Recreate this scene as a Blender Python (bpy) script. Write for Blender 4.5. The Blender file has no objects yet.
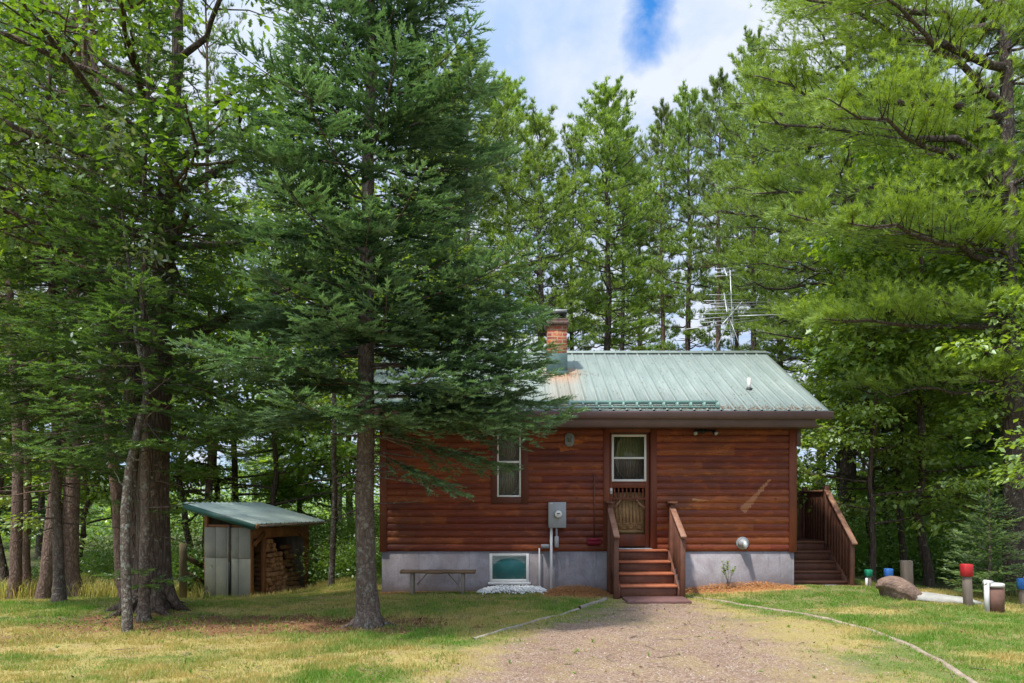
import bpy, math, random
import numpy as np
from mathutils import Vector
PI = math.pi
F = 740.0; EYE = 1.58; HY = 503.0
sc = bpy.context.scene
col = sc.collection
R0 = np.random.default_rng(7)
random.seed(5)

def P(px, py, d):
    return ((px-512)*d/F, d, EYE+(HY-py)*d/F)
def X(px, d): return (px-512)*d/F
def Z(py, d): return EYE+(HY-py)*d/F

# ------------------------------------------------------------------ materials
def mat(name):
    m = bpy.data.materials.new(name); m.use_nodes = True
    nt = m.node_tree
    for n in list(nt.nodes): nt.nodes.remove(n)
    out = nt.nodes.new('ShaderNodeOutputMaterial')
    return m, nt, out
class NB:
    def __init__(s, nt): s.nt = nt
    def n(s, t, **k):
        nd = s.nt.nodes.new('ShaderNode'+t)
        for a, b in k.items():
            if a.startswith('i_'):
                key = a[2:].replace('_', ' ')
                nd.inputs[key].default_value = b
            else: setattr(nd, a, b)
        return nd
    def l(s, a, b): s.nt.links.new(a, b)
    def math(s, op, a, b=None, c=None, clamp=False):
        nd = s.nt.nodes.new('ShaderNodeMath'); nd.operation = op; nd.use_clamp = clamp
        for i, v in enumerate((a, b, c)):
            if v is None: continue
            if isinstance(v, (int, float)): nd.inputs[i].default_value = v
            else: s.l(v, nd.inputs[i])
        return nd.outputs[0]
    def mix(s, f, a, b, mode='MIX'):
        nd = s.nt.nodes.new('ShaderNodeMix'); nd.data_type = 'RGBA'; nd.blend_type = mode
        for i, v in ((0, f), (6, a), (7, b)):
            if isinstance(v, (int, float)): nd.inputs[i].default_value = v
            elif isinstance(v, tuple): nd.inputs[i].default_value = (v+(1,))[:4]
            else: s.l(v, nd.inputs[i])
        return nd.outputs[2]
    def ramp(s, f, stops):
        nd = s.nt.nodes.new('ShaderNodeValToRGB'); e = nd.color_ramp.elements
        while len(e) < len(stops): e.new(0.5)
        for i, (p, c) in enumerate(stops):
            e[i].position = p
            e[i].color = (c, c, c, 1) if isinstance(c, (int, float)) else (c+(1,))[:4]
        s.l(f, nd.inputs[0]); return nd.outputs[0]
    def noise(s, vec, scale, detail=4, rough=.55, dist=0):
        nd = s.nt.nodes.new('ShaderNodeTexNoise')
        nd.inputs['Scale'].default_value = scale; nd.inputs['Detail'].default_value = detail
        nd.inputs['Roughness'].default_value = rough; nd.inputs['Distortion'].default_value = dist
        if vec is not None: s.l(vec, nd.inputs['Vector'])
        return nd.outputs['Fac']
    def scalev(s, vec, x, y, z):
        nd = s.nt.nodes.new('ShaderNodeMapping'); nd.inputs['Scale'].default_value = (x, y, z)
        s.l(vec, nd.inputs['Vector']); return nd.outputs[0]
    def bump(s, h, dist, strength=1.0):
        nd = s.nt.nodes.new('ShaderNodeBump'); nd.inputs['Distance'].default_value = dist
        nd.inputs['Strength'].default_value = strength
        s.l(h, nd.inputs['Height']); return nd.outputs[0]
    def coord(s, w='Object'):
        nd = s.nt.nodes.new('ShaderNodeTexCoord'); return nd.outputs[w]
    def geo(s): return s.nt.nodes.new('ShaderNodeNewGeometry').outputs['Position']
    def attr(s, name):
        nd = s.nt.nodes.new('ShaderNodeAttribute'); nd.attribute_name = name; return nd.outputs['Fac']
    def objrand(s): return s.nt.nodes.new('ShaderNodeObjectInfo').outputs['Random']
def principled(nb, out, color, rough=.7, metal=0, normal=None, spec=.5):
    p = nb.n('BsdfPrincipled')
    if isinstance(color, tuple): p.inputs['Base Color'].default_value = (color+(1,))[:4]
    else: nb.l(color, p.inputs['Base Color'])
    if isinstance(rough, (int, float)): p.inputs['Roughness'].default_value = rough
    else: nb.l(rough, p.inputs['Roughness'])
    p.inputs['Metallic'].default_value = metal
    p.inputs['Specular IOR Level'].default_value = spec
    if normal is not None: nb.l(normal, p.inputs['Normal'])
    nb.l(p.outputs[0], out.inputs[0]); return p

def simple(name, c, rough=.6, var=.25, scale=12, bump=.002, metal=0, spec=.4, c2=None, stretch=(1, 1, 1), bscale=None):
    """A worn surface: two tones through noise with fine grain and bump."""
    m, nt, out = mat(name); nb = NB(nt)
    v = nb.scalev(nb.coord(), *stretch)
    n1 = nb.noise(v, scale, 6, .65)
    f = nb.ramp(n1, [(.3, 0.), (.72, 1.)])
    c2 = c2 or tuple(x*(1-var) for x in c)
    cc = nb.mix(f, c2, c)
    r = nb.objrand()
    hs = nb.n('HueSaturation'); nb.l(cc, hs.inputs['Color'])
    nb.l(nb.math('MULTIPLY_ADD', r, .22, .89), hs.inputs['Value'])
    n2 = nb.noise(v, (bscale or scale*5), 4, .6)
    nrm = nb.bump(n2, bump)
    principled(nb, out, hs.outputs[0], rough, metal, nrm, spec)
    return m

def foliage(name, c1, c2, trans=.35, tcol=None, rough=.5, gloss=.06):
    m, nt, out = mat(name); nb = NB(nt)
    t = nb.attr('tint')
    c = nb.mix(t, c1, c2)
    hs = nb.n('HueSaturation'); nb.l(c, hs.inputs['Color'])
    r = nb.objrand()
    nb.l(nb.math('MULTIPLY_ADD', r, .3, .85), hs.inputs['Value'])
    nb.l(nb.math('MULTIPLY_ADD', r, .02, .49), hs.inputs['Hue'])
    d = nb.n('BsdfDiffuse'); nb.l(hs.outputs[0], d.inputs['Color'])
    tr = nb.n('BsdfTranslucent')
    tc = nb.mix(1.0, hs.outputs[0], tcol or (1.5, 1.5, .7), 'MULTIPLY')
    nb.l(tc, tr.inputs['Color'])
    m1 = nb.n('MixShader'); m1.inputs[0].default_value = trans
    nb.l(d.outputs[0], m1.inputs[1]); nb.l(tr.outputs[0], m1.inputs[2])
    g = nb.n('BsdfGlossy'); g.inputs['Roughness'].default_value = rough; g.inputs['Color'].default_value = (.9, 1, .95, 1)
    m2 = nb.n('MixShader'); m2.inputs[0].default_value = gloss
    nb.l(m1.outputs[0], m2.inputs[1]); nb.l(g.outputs[0], m2.inputs[2])
    nb.l(m2.outputs[0], out.inputs[0])
    return m

def bark_mat(name, c1, c2, scale=9, lichen=0, stretch=.35, depth=.02, lcol=(.36, .40, .34)):
    m, nt, out = mat(name); nb = NB(nt)
    v0 = nb.scalev(nb.coord(), 1, 1, stretch)
    tn = nb.n('TexNoise'); tn.inputs['Scale'].default_value = 5; tn.inputs['Detail'].default_value = 4; nb.l(v0, tn.inputs['Vector'])
    va = nb.n('VectorMath'); va.operation = 'MULTIPLY_ADD'; nb.l(tn.outputs['Color'], va.inputs[0]); va.inputs[1].default_value = (.28, .28, .28); nb.l(v0, va.inputs[2]); v = va.outputs[0]
    n1 = nb.noise(v, scale, 6, .7, .4)
    vo = nb.n('TexVoronoi'); vo.feature = 'DISTANCE_TO_EDGE'; vo.inputs['Scale'].default_value = scale*1.6; nb.l(v, vo.inputs['Vector'])
    crack = nb.ramp(vo.outputs[0], [(0., 0.), (.22, 1.)])
    f = nb.ramp(n1, [(.3, 0.), (.7, 1.)])
    c = nb.mix(f, c1, c2)
    c = nb.mix(nb.math('MULTIPLY', nb.math('SUBTRACT', 1., crack), .5), c, tuple(x*.35 for x in c1))
    if lichen:
        ln = nb.noise(nb.coord(), 14, 5, .7)
        lf = nb.ramp(ln, [(.60-lichen*.12, 0.), (.66-lichen*.12, 1.)])
        c = nb.mix(nb.math('MULTIPLY', lf, .8), c, lcol)
    h = nb.math('ADD', nb.math('MULTIPLY', crack, .6), n1)
    principled(nb, out, c, .9, 0, nb.bump(h, depth), .2)
    return m

M = {}
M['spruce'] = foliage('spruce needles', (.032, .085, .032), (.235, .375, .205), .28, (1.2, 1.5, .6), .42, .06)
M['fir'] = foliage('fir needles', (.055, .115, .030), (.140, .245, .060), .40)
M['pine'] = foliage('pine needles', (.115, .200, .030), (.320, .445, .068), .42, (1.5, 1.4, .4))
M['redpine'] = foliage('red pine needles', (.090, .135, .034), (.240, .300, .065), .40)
M['oak'] = foliage('oak leaves', (.070, .150, .022), (.200, .320, .045), .50, (1.6, 1.5, .4), .55, .05)
M['maple'] = foliage('maple leaves', (.110, .205, .028), (.290, .420, .070), .50, (1.6, 1.5, .4), .5, .07)
M['shrub'] = foliage('shrub leaves', (.120, .230, .036), (.30, .43, .11), .50, (1.5, 1.5, .5), .38, .08)
M['young'] = foliage('young spruce needles', (.10, .19, .065), (.32, .46, .20), .35)
M['birchleaf'] = foliage('pale leaves', (.09, .13, .045), (.20, .25, .11), .35, (1.3, 1.4, .7), .35, .1)
M['grass'] = foliage('grass blades', (.150, .290, .032), (.53, .415, .17), .42, (1.2, 1.2, .6), .6, .02)
M['litter'] = foliage('dead leaves', (.10, .045, .022), (.30, .19, .10), .1, (1, 1, 1), .7, .01)
M['bark_spruce'] = bark_mat('spruce bark', (.095, .068, .052), (.20, .155, .125), 11, .35, .6, .012, (.22, .22, .18))
M['bark_oak'] = bark_mat('oak bark', (.065, .045, .033), (.155, .112, .084), 9, .15, .22, .03, (.2, .21, .16))
M['bark_pine'] = bark_mat('pine bark', (.070, .052, .045), (.155, .120, .104), 8, .1, .35, .02)
M['bark_red'] = bark_mat('red pine bark', (.115, .072, .055), (.25, .175, .14), 9, 0, .5, .015)
M['bark_lichen'] = bark_mat('lichened bark', (.085, .065, .050), (.18, .145, .12), 14, .6, .7, .01, (.27, .29, .24))
M['wood_dark'] = simple('stained wood', (.170, .066, .036), .65, .45, 6, .002, stretch=(1, 1, 1), c2=(.090, .036, .022))
M['tread'] = simple('worn red stained tread', (.50, .17, .075), .6, .4, 5, .002, c2=(.32, .10, .05))
M['plank'] = simple('purple brown paint', (.17, .085, .075), .75, .3, 5, .002)
M['rail'] = simple('worn handrail', (.36, .20, .13), .7, .4, 8, .002, c2=(.21, .09, .055))
M['trim'] = simple('red brown trim', (.190, .045, .016), .62, .35, 5, .0015, c2=(.105, .026, .012), stretch=(1, 1, .3))
M['trim_dark'] = simple('dark window trim', (.125, .034, .018), .65, .35, 5, .0015, stretch=(1, 1, .3))
M['fascia'] = simple('brown aluminium', (.150, .095, .100), .45, .15, 3, .0004, c2=(.11, .07, .075))
M['white'] = simple('white vinyl', (.72, .71, .68), .5, .12, 7, .0003)
M['galv'] = simple('grey steel box', (.33, .34, .35), .5, .12, 5, .0004)
M['alu'] = simple('dull aluminium', (.50, .51, .53), .42, .2, 9, .0006, metal=.3)
M['black'] = simple('black metal', (.02, .02, .022), .55, .2, 9, .0004)
M['red'] = simple('red plastic', (.45, .015, .02), .4, .15, 6, .0003)
M['redbox'] = simple('red paint', (.50, .022, .025), .6, .4, 14, .0003)
M['maroon'] = simple('dull purple red broom', (.30, .02, .045), .55, .2, 20, .002)
M['bluebox'] = simple('blue paint', (.025, .13, .42), .6, .4, 14, .0003)
M['greenbox'] = simple('green paint', (.01, .22, .12), .4, .15, 6, .0003)
M['pvc'] = simple('pvc pipe', (.66, .65, .63), .45, .15, 6, .0003)
M['rustpipe'] = simple('brown pipe', (.17, .085, .062), .75, .35, 10, .002)
M['oldwood'] = simple('grey old wood', (.30, .25, .20), .85, .5, 5, .006, c2=(.13, .10, .08), stretch=(1, 1, .25), bscale=30)
M['oldwoodx'] = simple('weathered plank', (.27, .17, .095), .85, .5, 5, .005, c2=(.10, .06, .035), stretch=(.25, 1, 1), bscale=30)
M['shedwood'] = simple('orange shed lumber', (.36, .16, .06), .8, .45, 5, .003, c2=(.16, .065, .03), stretch=(1, 1, .4))
M['fencewood'] = simple('treated post', (.16, .125, .055), .85, .45, 6, .005, c2=(.07, .055, .028), stretch=(1, 1, .3))
M['panel'] = simple('grey wall panel', (.33, .315, .25), .7, .12, 3, .001, c2=(.26, .25, .20))
M['panel_low'] = simple('grey green lower panel', (.215, .215, .16), .7, .14, 3, .001, c2=(.165, .17, .13))
M['shedroof'] = simple('pale green metal', (.50, .60, .55), .4, .3, 4, .0006, c2=(.38, .47, .44), spec=.5)
M['shedfascia'] = simple('dark green metal', (.035, .115, .095), .45, .25, 5, .0006)
M['snowguard'] = simple('sea green metal', (.20, .33, .29), .4, .2, 5, .0005)
M['rock'] = simple('brown boulder', (.32, .215, .16), .9, .5, 9, .035, c2=(.14, .09, .07), bscale=30)
M['slab'] = simple('pale stone', (.42, .41, .37), .85, .3, 7, .01)
M['pebble_white'] = simple('white stone', (.82, .82, .80), .7, .15, 9, .002)
M['wood_end'] = simple('split firewood', (.58, .33, .17), .85, .55, 14, .006, c2=(.28, .14, .07))
M['edge'] = simple('sandy kerb', (.38, .31, .23), .9, .35, 9, .012, c2=(.19, .145, .10))
M['edgeboard'] = simple('silvered board', (.40, .35, .29), .85, .35, 8, .003, c2=(.22, .19, .15))
M['cement'] = simple('chimney crown', (.20, .13, .11), .85, .45, 14, .006)
M['curtain'] = simple('olive curtain', (.20, .19, .08), .9, .25, 14, .004, stretch=(3, 1, .3))
M['curtain2'] = simple('brown plaid curtain', (.17, .13, .105), .9, .35, 30, .004, stretch=(1.5, 1, 1))
M['blind'] = simple('taupe blind', (.36, .30, .24), .9, .3, 6, .003)
M['teal'] = simple('teal insulation behind pane', (.06, .30, .285), .6, .25, 3, .001, c2=(.04, .22, .225))
M['innerdoor'] = simple('carved inner door', (.36, .215, .085), .7, .45, 11, .012, c2=(.17, .095, .04))
M['dark'] = simple('dark interior', (.012, .011, .010), .9, .2, 9, .001)
M['concfoot'] = simple('painted footing', (.55, .56, .55), .8, .25, 6, .003)

def glass_mat():
    m, nt, out = mat('window glass'); nb = NB(nt)
    g = nb.n('BsdfGlossy'); g.inputs['Roughness'].default_value = .03
    t = nb.n('BsdfTransparent'); t.inputs[0].default_value = (.9, .93, .92, 1)
    fr = nb.n('Fresnel'); fr.inputs[0].default_value = 1.45
    mx = nb.n('MixShader')
    nb.l(nb.math('MULTIPLY', fr.outputs[0], .45), mx.inputs[0]); nb.l(t.outputs[0], mx.inputs[1]); nb.l(g.outputs[0], mx.inputs[2])
    nb.l(mx.outputs[0], out.inputs[0]); return m
M['glass'] = glass_mat()

def siding_mat():
    m, nt, out = mat('stained log siding'); nb = NB(nt)
    p = nb.geo()
    sx = nb.n('SeparateXYZ'); nb.l(p, sx.inputs[0])
    course = nb.math('FLOOR', nb.math('DIVIDE', nb.math('SUBTRACT', sx.outputs[2], .72), .1222))
    cx = nb.n('CombineXYZ')
    # boards of about 2 m, joints shifted for every course
    bx = nb.math('FLOOR', nb.math('ADD', nb.math('DIVIDE', sx.outputs[0], 2.3), nb.math('MULTIPLY', course, .377)))
    nb.l(bx, cx.inputs[0]); nb.l(course, cx.inputs[1])
    wn = nb.n('TexWhiteNoise'); nb.l(cx.outputs[0], wn.inputs[0])
    grainv = nb.scalev(p, .6, 1, 9)
    g = nb.noise(grainv, 6, 6, .7, .3)
    big = nb.noise(p, 1.1, 4, .6)
    base = nb.mix(nb.ramp(g, [(.32, 0.), (.7, 1.)]), (.098, .017, .007), (.275, .056, .014))
    base = nb.mix(nb.math('MULTIPLY', nb.ramp(big, [(.42, 0.), (.66, 1.)]), .65), base, (.075, .022, .013))
    blot = nb.noise(nb.scalev(p, 1.2, 1, 3.2), 2.6, 5, .7, .5)
    base = nb.mix(nb.math('MULTIPLY', nb.ramp(blot, [(.54, 0.), (.66, 1.)]), .6), base, (.33, .085, .018))
    hs = nb.n('HueSaturation'); nb.l(base, hs.inputs['Color'])
    nb.l(nb.math('MULTIPLY_ADD', wn.outputs[0], .6, .72), hs.inputs['Value'])
    nb.l(nb.math('MULTIPLY_ADD', wn.outputs[0], .016, .492), hs.inputs['Hue'])
    c = hs.outputs[0]
    # knots
    vo = nb.n('TexVoronoi'); vo.inputs['Scale'].default_value = 3.4; nb.l(p, vo.inputs['Vector'])
    kn = nb.ramp(vo.outputs['Distance'], [(.05, 1.), (.10, 0.)])
    c = nb.mix(nb.math('MULTIPLY', kn, .75), c, (.06, .018, .010))
    # pale diagonal scrape and orange raw patches
    def streak(x0, z0, x1, z1, w):
        dx, dz = x1-x0, z1-z0; L = math.hypot(dx, dz); dx /= L; dz /= L
        ax = nb.math('SUBTRACT', sx.outputs[0], x0); az = nb.math('SUBTRACT', sx.outputs[2], z0)
        t = nb.math('ADD', nb.math('MULTIPLY', ax, dx), nb.math('MULTIPLY', az, dz))
        s = nb.math('ABSOLUTE', nb.math('SUBTRACT', nb.math('MULTIPLY', az, dx), nb.math('MULTIPLY', ax, dz)))
        s = nb.math('ADD', s, nb.math('MULTIPLY', nb.math('SUBTRACT', nb.noise(p, 22, 3), .5), w*1.6))
        wd = nb.math('MULTIPLY', nb.math('SUBTRACT', 1.15, nb.math('DIVIDE', t, L)), w)
        a = nb.math('LESS_THAN', s, wd)
        b = nb.math('MULTIPLY', nb.math('GREATER_THAN', t, 0.), nb.math('LESS_THAN', t, L))
        return nb.math('MULTIPLY', a, b)
    k = streak(X(742, 13.2), Z(511, 13.2), X(771, 13.2), Z(478, 13.2), .06)
    c = nb.mix(nb.math('MULTIPLY', k, .6), c, (.42, .19, .09))
    k = streak(X(692, 13.2), Z(499.5, 13.2), X(708, 13.2), Z(500.5, 13.2), .018)
    c = nb.mix(nb.math('MULTIPLY', k, .6), c, (.50, .28, .12))
    k = streak(X(574, 13.2), Z(442, 13.2), X(583, 13.2), Z(442, 13.2), .05)
    c = nb.mix(nb.math('MULTIPLY', k, .7), c, (.5, .14, .02))
    k = streak(X(560, 13.2), Z(450, 13.2), X(579, 13.2), Z(449, 13.2), .03)
    c = nb.mix(nb.math('MULTIPLY', k, .6), c, (.5, .15, .04))
    h = nb.math('ADD', g, nb.math('MULTIPLY', kn, .3))
    principled(nb, out, c, .55, 0, nb.bump(h, .003), .35)
    return m
M['siding'] = siding_mat()

def foundation_mat():
    m, nt, out = mat('painted concrete foundation'); nb = NB(nt)
    p = nb.geo(); sx = nb.n('SeparateXYZ'); nb.l(p, sx.inputs[0])
    n1 = nb.noise(p, 2.2, 6, .7, .6); n2 = nb.noise(p, 40, 4, .6)
    c = nb.mix(nb.ramp(n1, [(.38, 0.), (.65, 1.)]), (.245, .215, .225), (.36, .335, .355))
    c = nb.mix(nb.math('MULTIPLY', nb.ramp(n2, [(.35, 1.), (.5, 0.)]), .25), c, (.12, .11, .11))
    st = nb.noise(nb.scalev(p, 5, 1, .5), 2.2, 4, .7)
    c = nb.mix(nb.math('MULTIPLY', nb.ramp(st, [(.56, 0.), (.68, 1.)]), .45), c, (.13, .115, .12))
    low = nb.ramp(nb.math('ADD', sx.outputs[2], nb.math('MULTIPLY', n1, .12)), [(.03, 1.), (.16, 0.)])
    c = nb.mix(nb.math('MULTIPLY', low, .7), c, (.20, .135, .09))
    spl = nb.ramp(nb.math('ADD', sx.outputs[2], nb.math('MULTIPLY', nb.noise(p, 14, 5, .8), .5)), [(.30, 1.), (.46, 0.)])
    c = nb.mix(nb.math('MULTIPLY', spl, .35), c, (.19, .14, .11))
    principled(nb, out, c, .9, 0, nb.bump(nb.math('ADD', n1, nb.math('MULTIPLY', n2, .3)), .008), .2)
    return m
M['foundation'] = foundation_mat()

def roof_mat():
    m, nt, out = mat('pale green roof metal'); nb = NB(nt)
    p = nb.geo(); sx = nb.n('SeparateXYZ'); nb.l(p, sx.inputs[0])
    n1 = nb.noise(nb.scalev(p, 4, .5, .5), 2., 5, .65); n2 = nb.noise(p, 30, 5, .7)
    c = nb.mix(nb.ramp(n1, [(.3, 0.), (.7, 1.)]), (.185, .232, .212), (.27, .322, .298))
    # rust run below the chimney
    ax = nb.math('ABSOLUTE', nb.math('SUBTRACT', sx.outputs[0], .95))
    ay = nb.math('SUBTRACT', 14.75, sx.outputs[1])
    edge = nb.math('ADD', ax, nb.math('MULTIPLY', nb.math('SUBTRACT', nb.noise(nb.scalev(p, 3, .6, 1), 3, 5, .7), .5), .5))
    r = nb.math('MULTIPLY', nb.ramp(edge, [(.16, 1.), (.46, 0.)]), nb.ramp(ay, [(0., 0.), (.12, 1.), (.6, .8), (1., .25)]))
    c = nb.mix(nb.math('MULTIPLY', r, .8), c, (.44, .23, .12))
    d = nb.ramp(n2, [(.64, 0.), (.70, 1.)])
    c = nb.mix(nb.math('MULTIPLY', d, .3), c, (.25, .17, .10))
    principled(nb, out, c, .55, .0, nb.bump(n1, .002), .3)
    return m
M['roof'] = roof_mat()

def brick_mat():
    m, nt, out = mat('chimney brick'); nb = NB(nt)
    p = nb.geo(); sx = nb.n('SeparateXYZ'); nb.l(p, sx.inputs[0])
    cx = nb.n('CombineXYZ'); nb.l(nb.math('ADD', sx.outputs[0], sx.outputs[1]), cx.inputs[0]); nb.l(sx.outputs[2], cx.inputs[1])
    b = nb.n('TexBrick'); nb.l(cx.outputs[0], b.inputs['Vector'])
    b.inputs['Scale'].default_value = 1.; b.inputs['Brick Width'].default_value = .2; b.inputs['Row Height'].default_value = .068
    b.inputs['Mortar Size'].default_value = .007; b.inputs['Color1'].default_value = (.36, .085, .045, 1); b.inputs['Color2'].default_value = (.20, .06, .045, 1)
    b.inputs['Mortar'].default_value = (.42, .33, .22, 1); b.inputs['Bias'].default_value = 0
    n = nb.noise(p, 9, 5, .7)
    c = nb.mix(nb.math('MULTIPLY', nb.ramp(n, [(.5, 0.), (.62, 1.)]), .7), b.outputs[0], (.48, .24, .12))
    h = nb.math('ADD', nb.math('MULTIPLY', nb.math('SUBTRACT', 1., b.outputs[1]), .5), nb.math('MULTIPLY', nb.noise(p, 60, 3), .3))
    principled(nb, out, c, .9, 0, nb.bump(h, .012), .2)
    return m
M['brick'] = brick_mat()

def ground_mat():
    m, nt, out = mat('lawn, dirt and gravel'); nb = NB(nt)
    p = nb.geo()
    g = nb.attr('gravel'); d = nb.attr('dry'); n = nb.attr('needle'); fo = nb.attr('forest'); mu = nb.attr('mulch')
    f1 = nb.noise(p, 34, 5, .7); f2 = nb.noise(p, 6, 5, .65); f3 = nb.noise(p, 90, 3, .6)
    grass = nb.mix(nb.ramp(nb.math('ADD', d, nb.math('MULTIPLY', nb.math('SUBTRACT', f2, .5), .8)), [(.3, 0.), (.75, 1.)]), (.115, .185, .035), (.38, .32, .105))
    grass = nb.mix(nb.math('MULTIPLY', nb.ramp(f1, [(.3, 1.), (.6, 0.)]), .7), grass, (.15, .105, .055))
    grass = nb.mix(nb.math('MULTIPLY', nb.ramp(nb.noise(p, 2.6, 5, .7), [(.48, 0.), (.62, 1.)]), .6), grass, (.30, .215, .12))
    vo = nb.n('TexVoronoi'); vo.inputs['Scale'].default_value = 52; nb.l(p, vo.inputs['Vector'])
    vo2 = nb.n('TexVoronoi'); vo2.inputs['Scale'].default_value = 105; nb.l(p, vo2.inputs['Vector'])
    hs = nb.n('SeparateColor'); nb.l(vo.outputs['Color'], hs.inputs[0])
    gr = nb.ramp(hs.outputs[0], [(0., (.15, .095, .068)), (.45, (.26, .175, .132)), (.8, (.34, .24, .19)), (1., (.42, .34, .29))])
    gr = nb.mix(nb.ramp(f2, [(.42, 0.), (.62, 1.)]), gr, nb.mix(.5, gr, (.30, .215, .13)))
    gr = nb.mix(nb.math('MULTIPLY', nb.ramp(nb.noise(p, 1.1, 4, .6), [(.5, 0.), (.66, 1.)]), .5), gr, (.20, .125, .095))
    c = nb.mix(nb.math('MULTIPLY_ADD', nb.math('SUBTRACT', f1, .5), .9, g, clamp=True), grass, gr)
    nc = nb.mix(f1, (.10, .040, .022), (.27, .13, .075))
    c = nb.mix(nb.math('MULTIPLY', n, nb.ramp(f1, [(.3, .5), (.5, 1.)])), c, nc)
    mc = nb.mix(f3, (.28, .12, .045), (.58, .31, .13))
    c = nb.mix(nb.math('MULTIPLY_ADD', nb.math('SUBTRACT', f1, .5), .8, mu, clamp=True), c, mc)
    fc = nb.mix(f2, (.075, .060, .035), (.12, .15, .05))
    c = nb.mix(fo, c, fc)
    h = nb.math('ADD', nb.math('MULTIPLY', f1, .8), nb.math('MULTIPLY', nb.math('SUBTRACT', 1., vo.outputs['Distance']), nb.math('MULTIPLY', g, .8)))
    principled(nb, out, c, .95, 0, nb.bump(h, .02), .15)
    return m
M['ground'] = ground_mat()

# ------------------------------------------------------------------ mesh helpers
def tag(o, label=None, cat=None, group=None, kind=None):
    if label: o['label'] = label
    if cat: o['category'] = cat
    if group: o['group'] = group
    if kind: o['kind'] = kind
    return o
def mesh_from(name, V, faces_list, m, tint=None, smooth=False, attrs=None):
    """faces_list: list of (K,n) int arrays."""
    me = bpy.data.meshes.new(name)
    V = np.asarray(V, dtype=np.float32)
    me.vertices.add(len(V)); me.vertices.foreach_set('co', V.ravel())
    faces_list = [np.asarray(f, dtype=np.int32) for f in faces_list if len(f)]
    nl = sum(f.size for f in faces_list); npoly = sum(len(f) for f in faces_list)
    me.loops.add(nl); me.polygons.add(npoly)
    me.loops.foreach_set('vertex_index', np.concatenate([f.ravel() for f in faces_list]))
    tot = np.concatenate([np.full(len(f), f.shape[1], np.int32) for f in faces_list])
    start = np.concatenate([[0], np.cumsum(tot)[:-1]]).astype(np.int32)
    me.polygons.foreach_set('loop_start', start)
    if smooth: me.polygons.foreach_set('use_smooth', np.ones(npoly, bool))
    if tint is not None:
        a = me.attributes.new('tint', 'FLOAT', 'POINT'); a.data.foreach_set('value', np.asarray(tint, np.float32))
    for k, v in (attrs or {}).items():
        a = me.attributes.new(k, 'FLOAT', 'POINT'); a.data.foreach_set('value', np.asarray(v, np.float32))
    me.update(calc_edges=True); me.validate()
    if m is not None: me.materials.append(m)
    return me
def link(name, me, parent=None, loc=None):
    o = bpy.data.objects.new(name, me); col.objects.link(o)
    if parent is not None: o.parent = parent
    if loc is not None: o.location = loc
    return o
def empty(name, loc, label, cat, group=None, rz=0):
    o = bpy.data.objects.new(name, None); col.objects.link(o)
    o.location = loc; o.rotation_euler = (0, 0, rz); o.empty_display_size = .2
    return tag(o, label, cat, group)

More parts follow.
